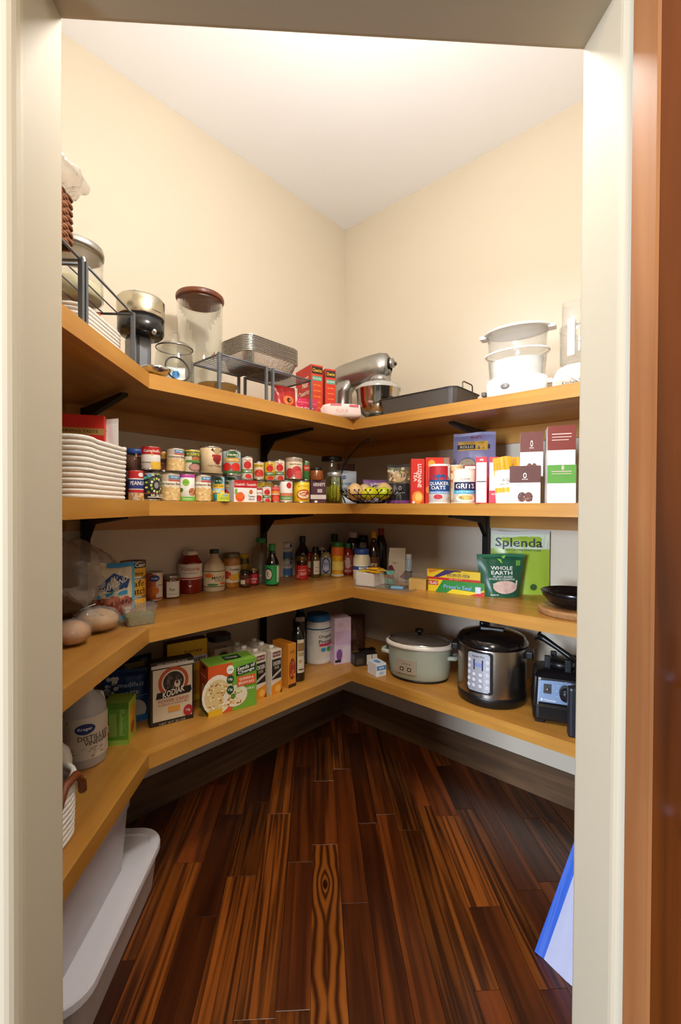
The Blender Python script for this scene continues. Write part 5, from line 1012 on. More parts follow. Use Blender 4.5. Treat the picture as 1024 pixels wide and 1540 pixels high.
for k, (px, py, pz, rz_, c1, lb) in enumerate(((-.115, -.03, .0763, .1, 'e6d020', 'bright yellow packet on the white box in the bin'), (-.065, -.045, .0795, -.3, 'd99a1c', 'golden packet draped over the front of the bin'), (-.07, .035, .0795, -.9, 'd8a848', 'tan packet with brown print at the back of the bin'), (-.10, .03, .085, .5, 'e8b02a', 'amber packet lying across the other packets'))):
    l_ = inbin(px, py, pz); t2 = thing('seasoning_packet', lb, 'packet', l_, rz_-.62, 'packets in the organizer bin')
    mb = MB(); vs = []; nu = 8
    for j in range(nu+1):
        for i in range(nu+1):
            u, v = -1+2*i/nu, -1+2*j/nu; vs.append((u*.045, v*.03, .004*(1-u*u)*(1-v*v)*2 + .0012*math.sin(6*u+4*v+k)+.001))
    fs = [[j*(nu+1)+i, j*(nu+1)+i+1, (j+1)*(nu+1)+i+1, (j+1)*(nu+1)+i] for j in range(nu) for i in range(nu)]
    o = len(vs); vs += [(a, b, 0) for a, b, c in vs]; fs += [[o+q for q in f[::-1]] for f in fs]
    mb.add(vs, fs, M(c1, .3), True); p_ = mb.obj('foil_packet', t2)
    print_on(p_, lambda u, v, o: (u*.045, (v-.5)*.06, .0105+o), [('r', -.6, .3, .5, .5, 'b8701c'), ('t', 'mix', 0, .65, .5, .2, '5a3a14')])
pouch('snack_wrapper', 'teal and brown wrapper in the right half of the bin', 'wrapper', *inbin(-.02, .05, 0)[:2], .06, .075, S2+.006, .02, -.7, '5a9a8a', [('r', -1, .4, 1, .7, '7a4a2a')])
l_ = inbin(.075, -.05, .004)
t = thing('candy_wrapper', 'pale blue wrapped bar at the front of the clear bin', 'wrapper', l_, -.35)
mb = MB(); mb.cbox(0, 0, 0, .065, .022, .012, M('6ab0dc', .3), .004); b_ = mb.obj('wrapper', t)
mb = MB(); mb.cbox(-.04, 0, .001, .018, .02, .007, M('2a2228', .3), .002); mb.obj('wrapper_end', b_)
carton('wooden_block', 'pale wooden block between the bin and the wrap boxes', 'block', 0.5292, 2.3118, .09, .056, S2, .05, -.5, 'c9a45c', [('r', -.98+.4*i, 0, -.96+.4*i, 1, 'a8823c') for i in range(6)], part='block_body')
# wrap boxes
carton('wrap_box', 'yellow and green plastic wrap box lying under the stretch wrap box', 'box', 0.7011, 2.2106, .285, .062, S2, .055, -.62, 'e0c818',
       [('p', [(-.72, 0), (-.45, 1), (1, 1), (1, .5), (.5, 0)], '2a8a3c'), ('p', [(-.3, 0), (.9, 0), (.9, .25), (-.1, .35)], 'e4d020'), ('r', -.98, .55, -.62, .92, 'b81f1f'), ('t', 'GLAD', -.80, .73, .3, .24, 'f6f2ec'), ('t', "Press'n Seal", .08, .52, 1.0, .34, '1f4f9a'), ('t', "Press'n Seal", .075, .53, .98, .31, '8ab8e0'), ('p', [(.5, 0), (1, .35), (1, 0)], 'c42a24'), ('r', .70, .2, .88, .7, 'c8d4e8')], top=[('r', -1, 0, 1, 1, 'd8c428')])
carton('wrap_box', 'yellow stretch wrap box with purple swoosh on top of the wrap boxes', 'box', 0.6908, 2.2209, .27, .05, S2+.0635, .05, -.60, 'e3c61e',
       [('r', -1, 0, 1, .22, 'c0281e'), ('p', [(-.98, .22), (-.75, .22), (-.3, 1), (.2, 1), (-.55, .22)], '3a2a6a'), ('t', 'stretch-tite', .2, .58, .85, .34, '3a2a50'), ('r', -.02, .86, .3, .97, '3a2a4a'), ('t', 'premium food wrap', .2, .36, .8, .1, '8a6a1c'), ('t', '250 SQ FT', .1, .11, .5, .1, 'f0d8c0'), ('p', [(-.9, .6), (-.5, .95), (-.95, .95)], 'd8742a')], top=[('r', -1, 0, 1, 1, 'd8b828')])
pouch('sweetener_pouch', 'tall lime green sweetener pouch with silver top', 'pouch', 1.0164, 2.1998, 0.2741, 0.3099, S2, .07, -.34, 'a0bf3e', [('r', -1, .72, 1, .95, 'ccd8c0'), ('t', 'Splenda', -.05, .80, 1.6, .19, '2a3038'), ('t', 'NO CALORIE SWEETENER', .1, .70, 1.2, .03, '4a5a3a'), ('e', -.3, .3, .4, .2, 'b0884a'), ('e', .45, .12, .12, .05, '3a5a2a')], top='c4c4c0', wr=.004)
pouch('sweetener_pouch', 'dark green plant based sweetener pouch at the shelf front', 'pouch', 0.8848, 2.1212, 0.2283, 0.2045, S2, .075, -.12, '1f5a40', [('r', -1, .93, 1, 1, '2a7050'), ('p', [(.02, .78), (-.18, .90), (.0, .88)], '8ac04a'), ('p', [(.02, .78), (.2, .96), (.05, .95)], '8ac04a'), ('t', 'WHOLE', 0, .68, .95, .085, 'eef2ea'), ('t', 'EARTH', 0, .57, .95, .085, 'eef2ea'), ('t', 'PLANT-BASED', .05, .48, .9, .045, 'd8e6dc'), ('t', 'SUGAR ALTERNATIVE', .0, .425, 1.2, .045, 'd8e6dc'), ('e', .15, .24, .6, .15, 'd8b8ac'), ('p', [(-.45, .32), (.75, .40), (.75, .28), (-.4, .24)], 'c8c4be'), ('r', .62, .74, .82, .86, '6aa040'), ('t', 'zero', -.4, .06, .4, .03, 'd8e6dc')], flare=.22, wr=.004)
# wood slab with black bowl
sx0, sy0 = (1.0392, 1.7524)
t = thing('wood_slab', 'round bark edged wood slab under the black bowl', 'wood slab', (sx0, sy0, S2), 0)
bark = pm('a87a4c', .85, 0, .45, 60, .9, 70, name='bark')
mb = MB(); mb.lathe([(.0, 0), (.128, 0), (.136, .006), (.134, .016), (.138, .022), (.132, .026), (0, .026)], bark, 40); mb.obj('bark_edge', t)
mb = MB(); mb.lathe([(.0, .0262), (.130, .0262), (.129, .0275), (0, .0275)], wood('slab_wood', ('a87038', 'c8955a'), 0, 30, 8, .5), 40, smooth=False); mb.obj('cut_face', t)
t = thing('bowl', 'black ribbed bowl standing on the wood slab', 'bowl', (sx0, sy0+.004, S2+.0285), 0); t.scale = (1.04, 1.04, 1.25)
mb = MB(); n_ = 48
prof = [(.06, 0), (.085, .01), (.112, .035), (.120, .05), (.117, .052), (.108, .037), (.08, .014), (0, .008)]
rings = [([((r*(1 + (.018*math.cos(i*2*PI/n_*24) if k in (1, 2, 3) else 0)))*math.cos(2*PI*i/n_), (r*(1 + (.018*math.cos(i*2*PI/n_*24) if k in (1, 2, 3) else 0)))*math.sin(2*PI*i/n_)) for i in range(n_)], z) for k, (r, z) in enumerate([(max(r, 1e-4), z) for r, z in prof])]
mb.loft(rings, pm('121214', .22, 0, .1, name='black_glaze'), True); mb.obj('bowl_shell', t)

# ================================================================== LOWEST SHELF
t = rope_basket('rope_basket', 'white rope basket with leather handle at the front left of the lowest shelf', -.785, 1.085, S1+.001, .295, .37, .165, 0, 11, 'f0eae0', .07)
le = pm('7a3c16', .5, 0, .1, name='leather')
mb = MB(); mb.tube([(.152, .16, .10), (.157, .145, .14), (.155, .12, .165), (.155, .07, .165), (.157, .045, .14), (.152, .03, .10)], .011, le, 8); h_ = mb.obj('leather_handle', t)
mb = MB(); mb.ball((.168, .14, .145), .004, pm('b8964a', .3, .9), 8, 6); mb.obj('brass_rivet', h_)
carton('packet_box', 'red packet showing inside the basket with the leather handle', 'box', -.775, 1.16, .12, .135, S1+.012, .03, .5, 'a81f30', [('r', -1, .6, 1, .8, 'd8a8a0'), ('t', 'PASTA', 0, .7, 1.2, .1, '8a1a28')])
carton('packet_box', 'pale packet at the front of the basket with the leather handle', 'box', -.74, 1.06, .09, .10, S1+.012, .03, .3, '9aa8b8')
# white bottle with teal label and vinegar jug
vessel('cleaner_bottle', 'white plastic bottle with teal label at the left edge', 'bottle', -.77, 1.345, .10, .20, S1, [(0, 0), (.94, 0), (1, .03), (1, .62), (.86, .76), (.5, .86), (.45, .95), (0, .95)], pm('e4dfda', .35), (.5, .88, 1.0), (.08, .50, '38a0ac'), [('e', .2, .3, .6, .3, 'd8c04a'), ('t', 'fresh', .1, .75, 1.1, .2, 'f0f4f0')])
t = vessel('vinegar_jug', 'large translucent jug of distilled vinegar with cream label', 'jug', -0.7916, 1.5722, 0.1369, 0.2598, S1, [(0, 0), (.93, 0), (1, .03), (1, .60), (.92, .74), (.70, .85), (.36, .93), (.34, .97), (0, .97)], glassy((.86, .84, .82), haze=.55, rough=.2, name='milky_plastic'), (.38, .94, 1.0), (.13, .66, 'd8cdbc'),
           [('e', .0, .74, .36, .13, '24346e'), ('t', 'Kroger', .0, .74, .5, .09, 'f0f0f4'), ('t', 'DISTILLED', .35, .52, 1.2, .12, '3a3630'), ('t', 'VINEGAR', .45, .39, .95, .12, '3a3630'), ('o', -.65, .5, .12, .45, .12, 'a09484'), ('d', -.9, .06, 1.0, .30, 40, .07, .022, ['b8ac9a', 'c4b8a6', 'a89c8a'])], capmat=pm('e8e4e0', .4))
mb = MB(); mb.tube([(.02, .045, .215), (.05, .06, .20), (.058, .066, .16), (.05, .062, .12)], .010, pm('cfcbc6', .4), 8); mb.obj('jug_handle', t)
carton('granola_box', 'bright green carton with fruit picture beside the vinegar jug', 'box', -0.7356, 1.7116, 0.0897, 0.1536, S1, .09, .10, '5f9a2c', [('r', -1, .85, 1, 1, '4a8420'), ('e', -.7, .35, .45, .16, 'b83a2a'), ('e', -.6, .4, .2, .08, 'e8c8b0'), ('r', .3, .22, .7, .85, '8ab45a'), ('T', 'granola', .62, .5, .2, .5, '2a5a1a'), ('r', -.5, .2, .1, .75, '8ab050'), ('b', 0, .12, '9ac44a')], right=[('r', -1, 0, 1, 1, 'a8b43a'), ('e', 0, .6, .6, .25, 'd8902a'), ('e', 0, .3, .5, .15, 'a8402a')], top=[('r', -1, 0, 1, 1, '86a83a')])
pouch('rice_bag', 'deep blue bag of white beans behind the green carton', 'bag', -0.7727, 1.8724, 0.1909, 0.2059, S1, .08, .32, '153a6e', [('t', 'WHITE', .1, .56, .7, .06, 'd8e0ec'), ('t', 'medifast', .15, .72, 1.0, .09, 'b8ccdc'), ('r', -.2, .48, .8, .49, '8aa8c8'), ('e', .35, .22, .4, .2, 'c4bfb4'), ('d', -.8, .55, -.4, .9, 12, .1, .04, ['c8c8c4', '8a9ab0', 'e0dccc']), ('r', -1, 0, 1, .12, '2468a8')], wr=.003)
pouch('rice_bag', 'dark navy bag at the back behind the blue bean bag', 'bag', -0.7957, 1.9829, .15, .22, S1, .07, .6, '10182a', [('r', -.5, .8, .6, .9, '8a7a3a')])
carton('pancake_mix_box', 'dark brown pancake mix box with cream front and bear emblem', 'box', -0.5926, 1.8538, 0.1682, 0.2536, S1, .055, .52, '261a14',
       [('r', -.88, .07, .92, .88, 'cfc0a6'), ('r', -.95, .90, 1, .95, 'c8c0b4'), ('t', '100% WHOLE GRAINS', 0, .965, 1.4, .03, 'b8ae9c'), ('o', .05, .66, .70, .24, .22, 'b04a26'), ('e', .05, .66, .48, .165, '2a201a'), ('e', .22, .62, .14, .06, 'cfc0a6'), ('d', -.3, .56, .4, .78, 26, .06, .02, ['5a4a3c', '3a2c22', '6a584a']), ('p', [(-.75, .42), (-.7, .52), (.85, .56), (.9, .48), (.8, .44)], '1a1410'), ('t', 'KODIAK', .06, .50, 1.0, .10, 'f0e8da', .06), ('t', 'POWER CAKES', .06, .375, 1.4, .05, 'b0502c'), ('t', 'FLAPJACK & WAFFLE MIX', .06, .315, 1.4, .035, 'b0502c'), ('r', -.2, .19, .35, .28, 'd8963a'), ('e', .72, .16, .22, .09, 'a8242c'), ('t', '14g', .72, .16, .2, .05, 'f0d8d0'), ('t', 'NET WT 20 OZ', 0, .03, 1.2, .03, 'b0a898')], left=[('r', -1, 0, 1, 1, '1c1410')])
carton('cereal_box', 'yellow cereal box behind the dark pancake mix box', 'cereal box', -0.5887, 2.0438, 0.1797, 0.2735, S1, .055, .62, 'e0b018', [('t', 'honey', .3, .82, .9, .08, '5a2a14'), ('r', .2, .62, 1, .74, 'c8c0c8'), ('t', 'oats', .6, .68, .6, .07, '2a2430'), ('e', .5, .3, .5, .2, 'c8862a')], left=[('r', -1, 0, 1, 1, '5a3a1a')], top=[('r', -1, 0, 1, 1, '4a2a18')])
GR = ['e8d8a8', 'd8bf7a', 'c89a4a', 'f0e6c8', 'a8703a']
carton('grain_box', 'orange and green quinoa and rice box at the shelf front', 'box', -0.3864, 1.9786, 0.2156, 0.2089, S1, .115, .55, 'd0551c',
       [('p', [(-.02, 0), (-.02, 1), (1, 1), (1, 0)], '6fa832'), ('e', -.62, .40, .62, .40, 'e8e0d0'), ('e', -.62, .38, .52, .33, 'd8c48a'), ('d', -.98, .12, -.25, .62, 90, .05, .02, GR), ('e', .1, .30, .5, .22, 'e4dcc8'), ('d', -.2, .14, .4, .42, 60, .05, .02, GR), ('e', .0, .3, .1, .06, '5a8a2a'), ('e', -.12, .86, .15, .09, 'eef0e6'), ('t', 'USDA', -.12, .86, .2, .04, '3a5a2a'), ('e', -.12, .66, .15, .09, '1c4a2c'), ('t', '10g', -.12, .66, .18, .06, 'f0f4ea'), ('e', -.12, .45, .15, .09, '1c4a2c'), ('t', '12g', -.12, .45, .18, .06, 'f0f4ea'), ('p', [(.12, .70), (.12, .88), (.96, .93), (.96, .75)], '1c3a22'), ('t', 'Seeds of', .54, .86, .75, .08, 'f2f2ea', .05), ('t', 'Change', .54, .77, .7, .08, 'f2f2ea', .05), ('r', .15, .48, .95, .68, 'd8622a'), ('t', 'QUINOA &', .55, .62, .6, .06, 'f6ece0'), ('t', 'BROWN RICE', .55, .54, .65, .05, 'f6ece0'), ('r', .1, .36, .3, .46, 'c8dca0'), ('t', 'GARLIC', .7, .40, .4, .05, 'e8f0d8'), ('r', -1, 0, -.45, .12, 'e0b41c')],
       left=[('r', -1, 0, 1, .25, '5a6a24'), ('r', -1, .25, 1, 1, 'b8461a'), ('o', 0, .42, .5, .22, .12, '3a1c10'), ('e', 0, .42, .42, .18, 'c89a5a'), ('r', -.3, .88, .5, .96, '2a2018'), ('r', -.6, .74, .6, .76, 'e8c0a8')],
       top=[('r', -1, 0, 1, 1, '86bc42'), ('r', -.2, .3, .5, .8, '1c4a2c'), ('t', 'Change', .15, .55, .5, .25, 'f0f4ea')])
t = thing('rice_jar', 'square clear rice jar with black lid behind the quinoa box', 'jar', (-0.4706, 2.1736, S1), .6); t.scale = (1.05, 1.05, 1.1)
mb = MB(); mb.loft([(rrect(.105, .105, .02, 4), 0), (rrect(.11, .11, .02, 4), .01), (rrect(.11, .11, .02, 4), .20), (rrect(.09, .09, .03, 4), .215)], clear_pl); mb.obj('body', t)
mb = MB(); mb.prism(rrect(.102, .102, .018, 4), .004, .17, pm('c8b48c', .8, 0, .35, 180, .5, 300)); mb.obj('rice', t)
mb = MB(); mb.loft([(rrect(.098, .098, .03, 4), .215), (rrect(.098, .098, .03, 4), .238)], black_pl); mb.obj('lid', t)
mb = MB(); mb.box(-.04, -.0562, .05, .04, -.0555, .19, M('b8ac90')); lb_ = mb.obj('paper_label', t)
print_on(lb_, frontmap(.08, .1126, .14, .05), [('e', 0, .58, .9, .36, '2c2a20'), ('o', 0, .58, .86, .34, .08, 'c8bc98'), ('t', 'TEXMATI', 0, .60, 1.3, .14, 'd8d0b0'), ('t', 'RICE', 0, .42, .6, .08, 'd8d0b0'), ('r', -.9, .02, .9, .22, '2a4a34')])
# broth cartons
brf = [('r', -.95, .30, .95, .97, 'cfc6b4'), ('r', -.9, .34, .9, .80, '1c1714'), ('t', 'KIRKLAND', 0, .90, 1.3, .05, '8a2a24'), ('r', -.75, .85, .75, .96, '6a1f1c'), ('t', 'KIRKLAND', 0, .905, 1.3, .05, 'e0d8cc'), ('t', 'CHICKEN', 0, .70, 1.4, .09, 'e8e2d6'), ('t', 'STOCK', .0, .60, .9, .06, 'd8c8a8'), ('p', [(-.9, .42), (.9, .56), (.9, .50), (-.9, .36)], 'b8b0a4'), ('p', [(-1, .0), (1, .0), (1, .30), (-1, .22)], 'd88a1e'), ('e', .2, .12, .5, .08, 'e8ac4a'), ('p', [(.6, 0), (1, .1), (1, 0)], '2a3a1c')]
first = None
for k, (lb, px, py) in enumerate((('broth carton with white cap nearest the quinoa box, front row', -0.2769, 2.0703), ('broth carton with white cap beside the orange bean box, front row', -0.2095, 2.1236), ('broth carton second from the front behind the quinoa box', -0.3356, 2.1176), ('broth carton second from the front behind the orange bean box', -0.2617, 2.1703), ('broth carton in the back row by the rice jar', -0.3802, 2.1791), ('broth carton in the back row by the oil tin', -0.3051, 2.2330))):
    t = thing('broth_carton', lb, 'carton', (px, py, S1), PI/4, 'broth cartons on the lowest shelf') if first is None else copy_tree(first)
    t.location = (px, py, S1); t['label'] = lb
    if first is None:
        first = t; mb = MB(); mb.cbox(0, 0, 0, .062, .064, .205, pm('d9d0be', .45), .002); b_ = mb.obj('carton', t); print_on(b_, frontmap(.062, .064, .205), brf)
        mb = MB(); mb.lathe([(0, .205), (.0125, .205), (.0125, .217), (.0115, .219), (0, .219)], white_pl, 16, (0, .008)); mb.obj('screw_cap', t)
carton('bean_box', 'narrow orange box with red beans beside the broth cartons', 'box', -0.1601, 2.2154, .05, .21, S1, .12, PI/4, 'd0862a', [('t', 'chili', 0, .82, 1.2, .08, '6a2a12'), ('o', 0, .42, .8, .24, .14, '5a1c10'), ('e', 0, .42, .66, .2, 'a83a1c'), ('d', -.5, .25, .5, .58, 30, .14, .035, ['c8502a', '8a2414', 'd8a060']), ('b', 0, .08, '3a2014')])
vessel('olive_oil_bottle', 'dark square olive oil bottle with long picture label', 'bottle', -0.0939, 2.2675, .07, .285, S1, [(0, 0), (.96, 0), (1, .02), (1, .80), (.8, .88), (.4, .93), (.38, 1), (0, 1)], pm('0d0b0a', .15, coat=.4), None, (.16, .74, 'cfc6b0', 1.0, .55), [('r', -.4, .65, .4, .9, '8a6a3a'), ('r', -.36, .5, .36, .62, 'a8986a'), ('e', -.1, .35, .2, .06, 'b89a5a'), ('r', -.3, .08, .3, .12, '3a3630')], j=.45)
vessel('oil_bottle', 'tall dark bottle with pale cap at the back beside the protein tub', 'bottle', -0.0930, 2.5158, .085, .33, S1, [(0, 0), (.95, 0), (1, .03), (1, .7), (.6, .82), (.4, .9), (0, .92)], pm('0f1016', .2), (.55, .88, 1.0), (.68, .8, 'b8a8a0', .9, .7), None, capmat=pm('2a3a5a', .4))
vessel('protein_tub', 'white protein powder tub with blue lid and wave band', 'tub', 0.0054, 2.5424, 0.1474, 0.2712, S1, [(0, 0), (.95, 0), (1, .02), (1, .76), (.92, .84), (.80, .88), (.80, .95), (0, .95)], pm('d8d4ce', .35), (.86, .85, 1.0), (.04, .76, 'd9d8d4'), [('b', .93, .97, '2a5a8a'), ('t', 'Orgain', .55, .88, .7, .07, '8a8884'), ('t', 'Organic', .62, .73, 1.1, .11, '2a2826'), ('t', 'Protein', .62, .60, 1.1, .11, '2a2826'), ('r', .1, .47, 1.1, .54, 'c42a5a'), ('e', .35, .37, .16, .06, '3a9ac8'), ('e', .75, .37, .18, .07, '4aa86a'), ('p', [(-1.15, .02), (-1.15, .30), (-.6, .27), (0, .17), (.6, .13), (1.15, .20), (1.15, .02)], '2b8ccc'), ('t', '16 oz', .2, .08, .5, .04, 'e8f2f8')] + [('r', -.9, .85-.05*i, -.3, .86-.05*i, 'a8a49c') for i in range(8)], capmat=M('1f6fb0'))
PB = [('r', -.9, .1, .9, .9, 'd8c8dc'), ('r', -.2, .2, .6, .85, '2a2230'), ('e', .2, .55, .25, .2, '7a4aa0'), ('r', -.7, .75, .8, .88, '8a3a6a')]
carton('light_bulb_box', 'lower purple and black box of two stacked beside the protein tub', 'box', 0.1239, 2.5347, .105, .105, S1, .105, .42, 'cbb8d4', [('e', -.4, .5, .35, .3, '7a4a9a'), ('r', -.9, .1, -.2, .25, '2a2230'), ('r', .0, .05, .9, .9, 'd8ccdc')], right=[('r', -1, 0, 1, 1, '241c26'), ('e', 0, .55, .35, .28, '7a4a9a'), ('r', -.6, .1, .6, .2, 'd8d0dc')])
carton('light_bulb_box', 'upper pale purple torn box stacked beside the protein tub', 'box', 0.1278, 2.5387, .10, .15, S1+.106, .10, .38, 'cdb6c8', [('r', -.9, .0, .9, .5, 'c0a4c4'), ('t', 'LED', -.3, .75, .6, .12, 'a890a8')], right=[('r', -.9, .05, .9, .95, 'b48ac0'), ('r', -.3, .2, .5, .75, '3a2a44'), ('e', .1, .5, .25, .2, '7a3aa0'), ('r', -.7, .82, .8, .93, 'b83a6a')])
# corner clutter
pouch('paper_bag', 'dark brown paper bag slumped in the corner of the lowest shelf', 'bag', .215, 2.76, .17, .21, S1, .11, .1, '4a2a18', [('r', -.3, .2, .4, .6, '5a3620')], wr=.012, rough=.7)
t = thing('extension_cord', 'coiled black cord lying on the paper bag in the corner', 'cord', (.295, 2.62, S1+.0045), 0)
mb = MB(); mb.tube([((.045+.006*math.sin(i*.9))*math.cos(i*.55), (.04+.006*math.cos(i*.7))*math.sin(i*.55), .0035*i/6) for i in range(60)], .0042, black_pl, 6); mb.obj('cable', t)
carton('batteries_box', 'black and white box lying flat before the corner', 'box', 0.2658, 2.4833, .135, .062, S1, .062, .30, '1e1a1a', [('r', -1, .06, .0, .94, '26201e'), ('r', -.9, .2, -.3, .7, '4a4038'), ('r', .02, .08, .45, .94, 'd8d2cc'), ('r', .50, .08, .95, .94, 'ddd8d2')], left=[('r', -.8, .1, .8, .9, '3a3230')])
carton('medicine_box', 'small white and blue box beside the slow cooker', 'box', 0.3157, 2.3302, .062, .065, S1, .085, .45, 'e6e8ec', [('r', -.9, .5, .9, .85, '3a8ad0'), ('t', 'care', 0, .68, 1.0, .16, 'f2f6fa'), ('e', .0, .25, .5, .14, 'a8c8e8')], right=[('r', -1, .45, 1, .8, '2a5aa8'), ('t', 'strips', 0, .25, 1.2, .15, '5a88c0')], top=[('r', -1, 0, 1, 1, 'd8dce4'), ('e', 0, .5, .5, .3, '6a9ac8')])
# slow cooker
x0, y0 = 0.5309, 2.2889
t = thing('slow_cooker', 'oval sage green slow cooker with white rim and glass lid', 'slow cooker', (x0, y0, S1), -.42)
sg = pm('a3ab9b', .35, 0, .03, name='sage_enamel'); OV = dict(seg=44, sx=1.18, sy=.86)
mb = MB(); mb.lathe([(.118, 0), (.124, .004), (.124, .012), (.12, .014)], black_pl, **OV); mb.obj('foot_rim', t)
mb = MB(); mb.lathe([(.121, .010), (.128, .02), (.133, .06), (.138, .15), (.139, .165), (.13, .168)], sg, **OV); bd_ = mb.obj('housing', t)
mb = MB(); mb.lathe([(.136, .164), (.148, .168), (.150, .176), (.147, .186), (.138, .19), (.130, .186)], pm('e4ddd2', .25, 0, .02), **OV); mb.obj('stoneware_rim', t)
mb = MB(); mb.lathe([(.136, .188), (.134, .192), (.11, .203), (.06, .212), (0, .215)], glassy((.42, .37, .32), haze=.25, name='smoked_glass'), **OV); ld = mb.obj('glass_lid', t)
mb = MB(); mb.tube([(.136*1.18*math.cos(a*PI/22), .136*.86*math.sin(a*PI/22), .19) for a in range(44)], .0032, chrome, 8, True); mb.obj('lid_band', ld)
mb = MB(); mb.lathe([(.012, .212), (.010, .225), (.022, .232), (.024, .24), (.015, .246), (0, .247)], black_pl, 20); mb.obj('lid_knob', ld)
for sx_ in (-1, 1):
    mb = MB(); mb.tube([(sx_*.148, -.035, .12), (sx_*.185, -.03, .122), (sx_*.192, 0, .122), (sx_*.185, .03, .122), (sx_*.148, .035, .12)], .011, pm('b4bbae', .4), 10); mb.obj('side_handle', t)
    mb = MB(); mb.tube([(sx_*.166, -.018, .135), (sx_*.168, -.018, .185), (sx_*.15, -.018, .199), (sx_*.15, .018, .199), (sx_*.168, .018, .185), (sx_*.166, .018, .135)], .0032, pm('8a8a86', .3, .9), 8); mb.obj('lid_latch', t)
pmp = lambda u, v, o: ((u*.052-.045), -(.86*math.sqrt(max(.1354**2-((u*.052-.045)/1.18)**2, 0))) - .003 - o, .045+v*.07)
mb = MB(); vs = []; fs = []
for i in range(9):
    for v in (0, 1):
        for o in (0, .005): vs.append(pmp(-1+i/4, v, o-.0045+.003))
for i in range(8):
    a = i*4; b = a+4; fs += [[a+1, b+1, b+3, a+3], [a, a+2, b+2, b], [a+2, a+3, b+3, b+2], [a, b, b+1, a+1]]
fs += [[0, 1, 3, 2], [32, 34, 35, 33]]
mb.add(vs, fs, pm('b7aa98', .35, .3)); pn = mb.obj('control_panel', bd_)
print_on(pn, lambda u, v, o: pmp(u, v, o+.0042), [('r', -.9, .08, .9, .92, 'a89a88'), ('r', -.6, .22, -.2, .48, '2a2420'), ('r', .15, .22, .55, .48, '2a2420'), ('r', -.5, .3, -.3, .4, 'd8c8a8'), ('r', .25, .3, .45, .4, 'd8c8a8'), ('e', -.2, .72, .08, .05, '6a6058'), ('e', .1, .72, .08, .05, '6a6058'), ('e', .4, .72, .08, .05, '6a6058')], 'panel_print')
# pressure cooker
x0, y0 = 0.8095, 2.0315
t = thing('pressure_cooker', 'stainless electric pressure cooker with keypad and black lid', 'pressure cooker', (x0, y0, S1), facing(x0, y0, -.10))
RC = .152
mb = MB(); mb.lathe([(0, 0), (RC*.93, 0), (RC*.98, .006), (RC, .03), (RC, .044), (RC*.99, .046)], black_pl, 48); mb.obj('base_ring', t)
mb = MB(); mb.lathe([(RC*.985, .044), (RC*.985, .250), (RC*.97, .254)], pm('b3aaa0', .27, 1.0, .04, name='stainless'), 48, cap=False); bd_ = mb.obj('steel_body', t)
mb = MB(); mb.lathe([(RC*.96, .248), (RC*1.03, .252), (RC*1.04, .268), (RC*.98, .278), (RC*.97, .284), (RC*.88, .296), (RC*.55, .306), (0, .309)], pm('0e0e10', .18, 0, .03, coat=.4, name='gloss_black'), 48); ld = mb.obj('lid', t)
mb = MB(); mb.cbox(0, .02, .300, .11, .035, .016, black_pl, .006); mb.obj('lid_handle', ld)
mb = MB(); mb.lathe([(0, .30), (.014, .30), (.014, .322), (.009, .33), (0, .33)], black_pl, 16, (-.05, .07)); mb.obj('steam_valve', ld)
for sx_ in (-1, 1): mb = MB(); mb.cbox(sx_*RC*1.07, 0, .205, .035, .075, .032, black_pl, .008); mb.obj('side_handle', t)
mb = MB(); cm = cylmap(RC, 1.0, 1.0)
def panel(a0, a1, z0, z1, off, m, name, parent):
    mb = MB(); n_ = 12; vs = []; fs = []
    for i in range(n_+1):
        a = a0+(a1-a0)*i/n_; ins = .008 if i in (0, n_) else 0
        for z in (z0+ins, z1-ins):
            for o in (-.002, off): vs.append(cm(a, z, o))
    for i in range(n_):
        a = i*4; b = a+4; fs += [[a+1, b+1, b+3, a+3], [a+2, a+3, b+3, b+2], [a, b, b+1, a+1]]
    fs += [[0, 1, 3, 2], [n_*4, n_*4+2, n_*4+3, n_*4+1]]
    mb.add(vs, fs, m); return mb.obj(name, parent)
panel(-.62, .14, .062, .246, .003, black_pl, 'panel_surround', bd_)
kp = panel(-.58, .06, .070, .238, .005, pm('b6b8c2', .35, .4), 'keypad', bd_)
kitems = [('r', -.40, .164, -.12, .210, '16205a'), ('t', '00:00', -.26, .187, .18, .018, '5a7ad8'), ('t', 'Instant Pot', -.26, .224, .34, .010, '3a3a44')]
for i in range(5):
    for a in (-.52, 0.0): kitems.append(('e', a, .204-.027*i, .045, .0075, 'd4d6de')); kitems.append(('r', a-.02, .2035-.027*i, a+.02, .2045-.027*i, '6a6c78'))
for i in range(3):
    for a in (-.36, -.18): kitems.append(('e', a, .147-.024*i, .045, .0075, 'd0d2da')); kitems.append(('r', a-.01, .1465-.024*i, a+.01, .1475-.024*i, '4a4c58'))
print_on(kp, lambda u, v, o: cm(u, v, o+.0055), kitems, 'keypad_print')
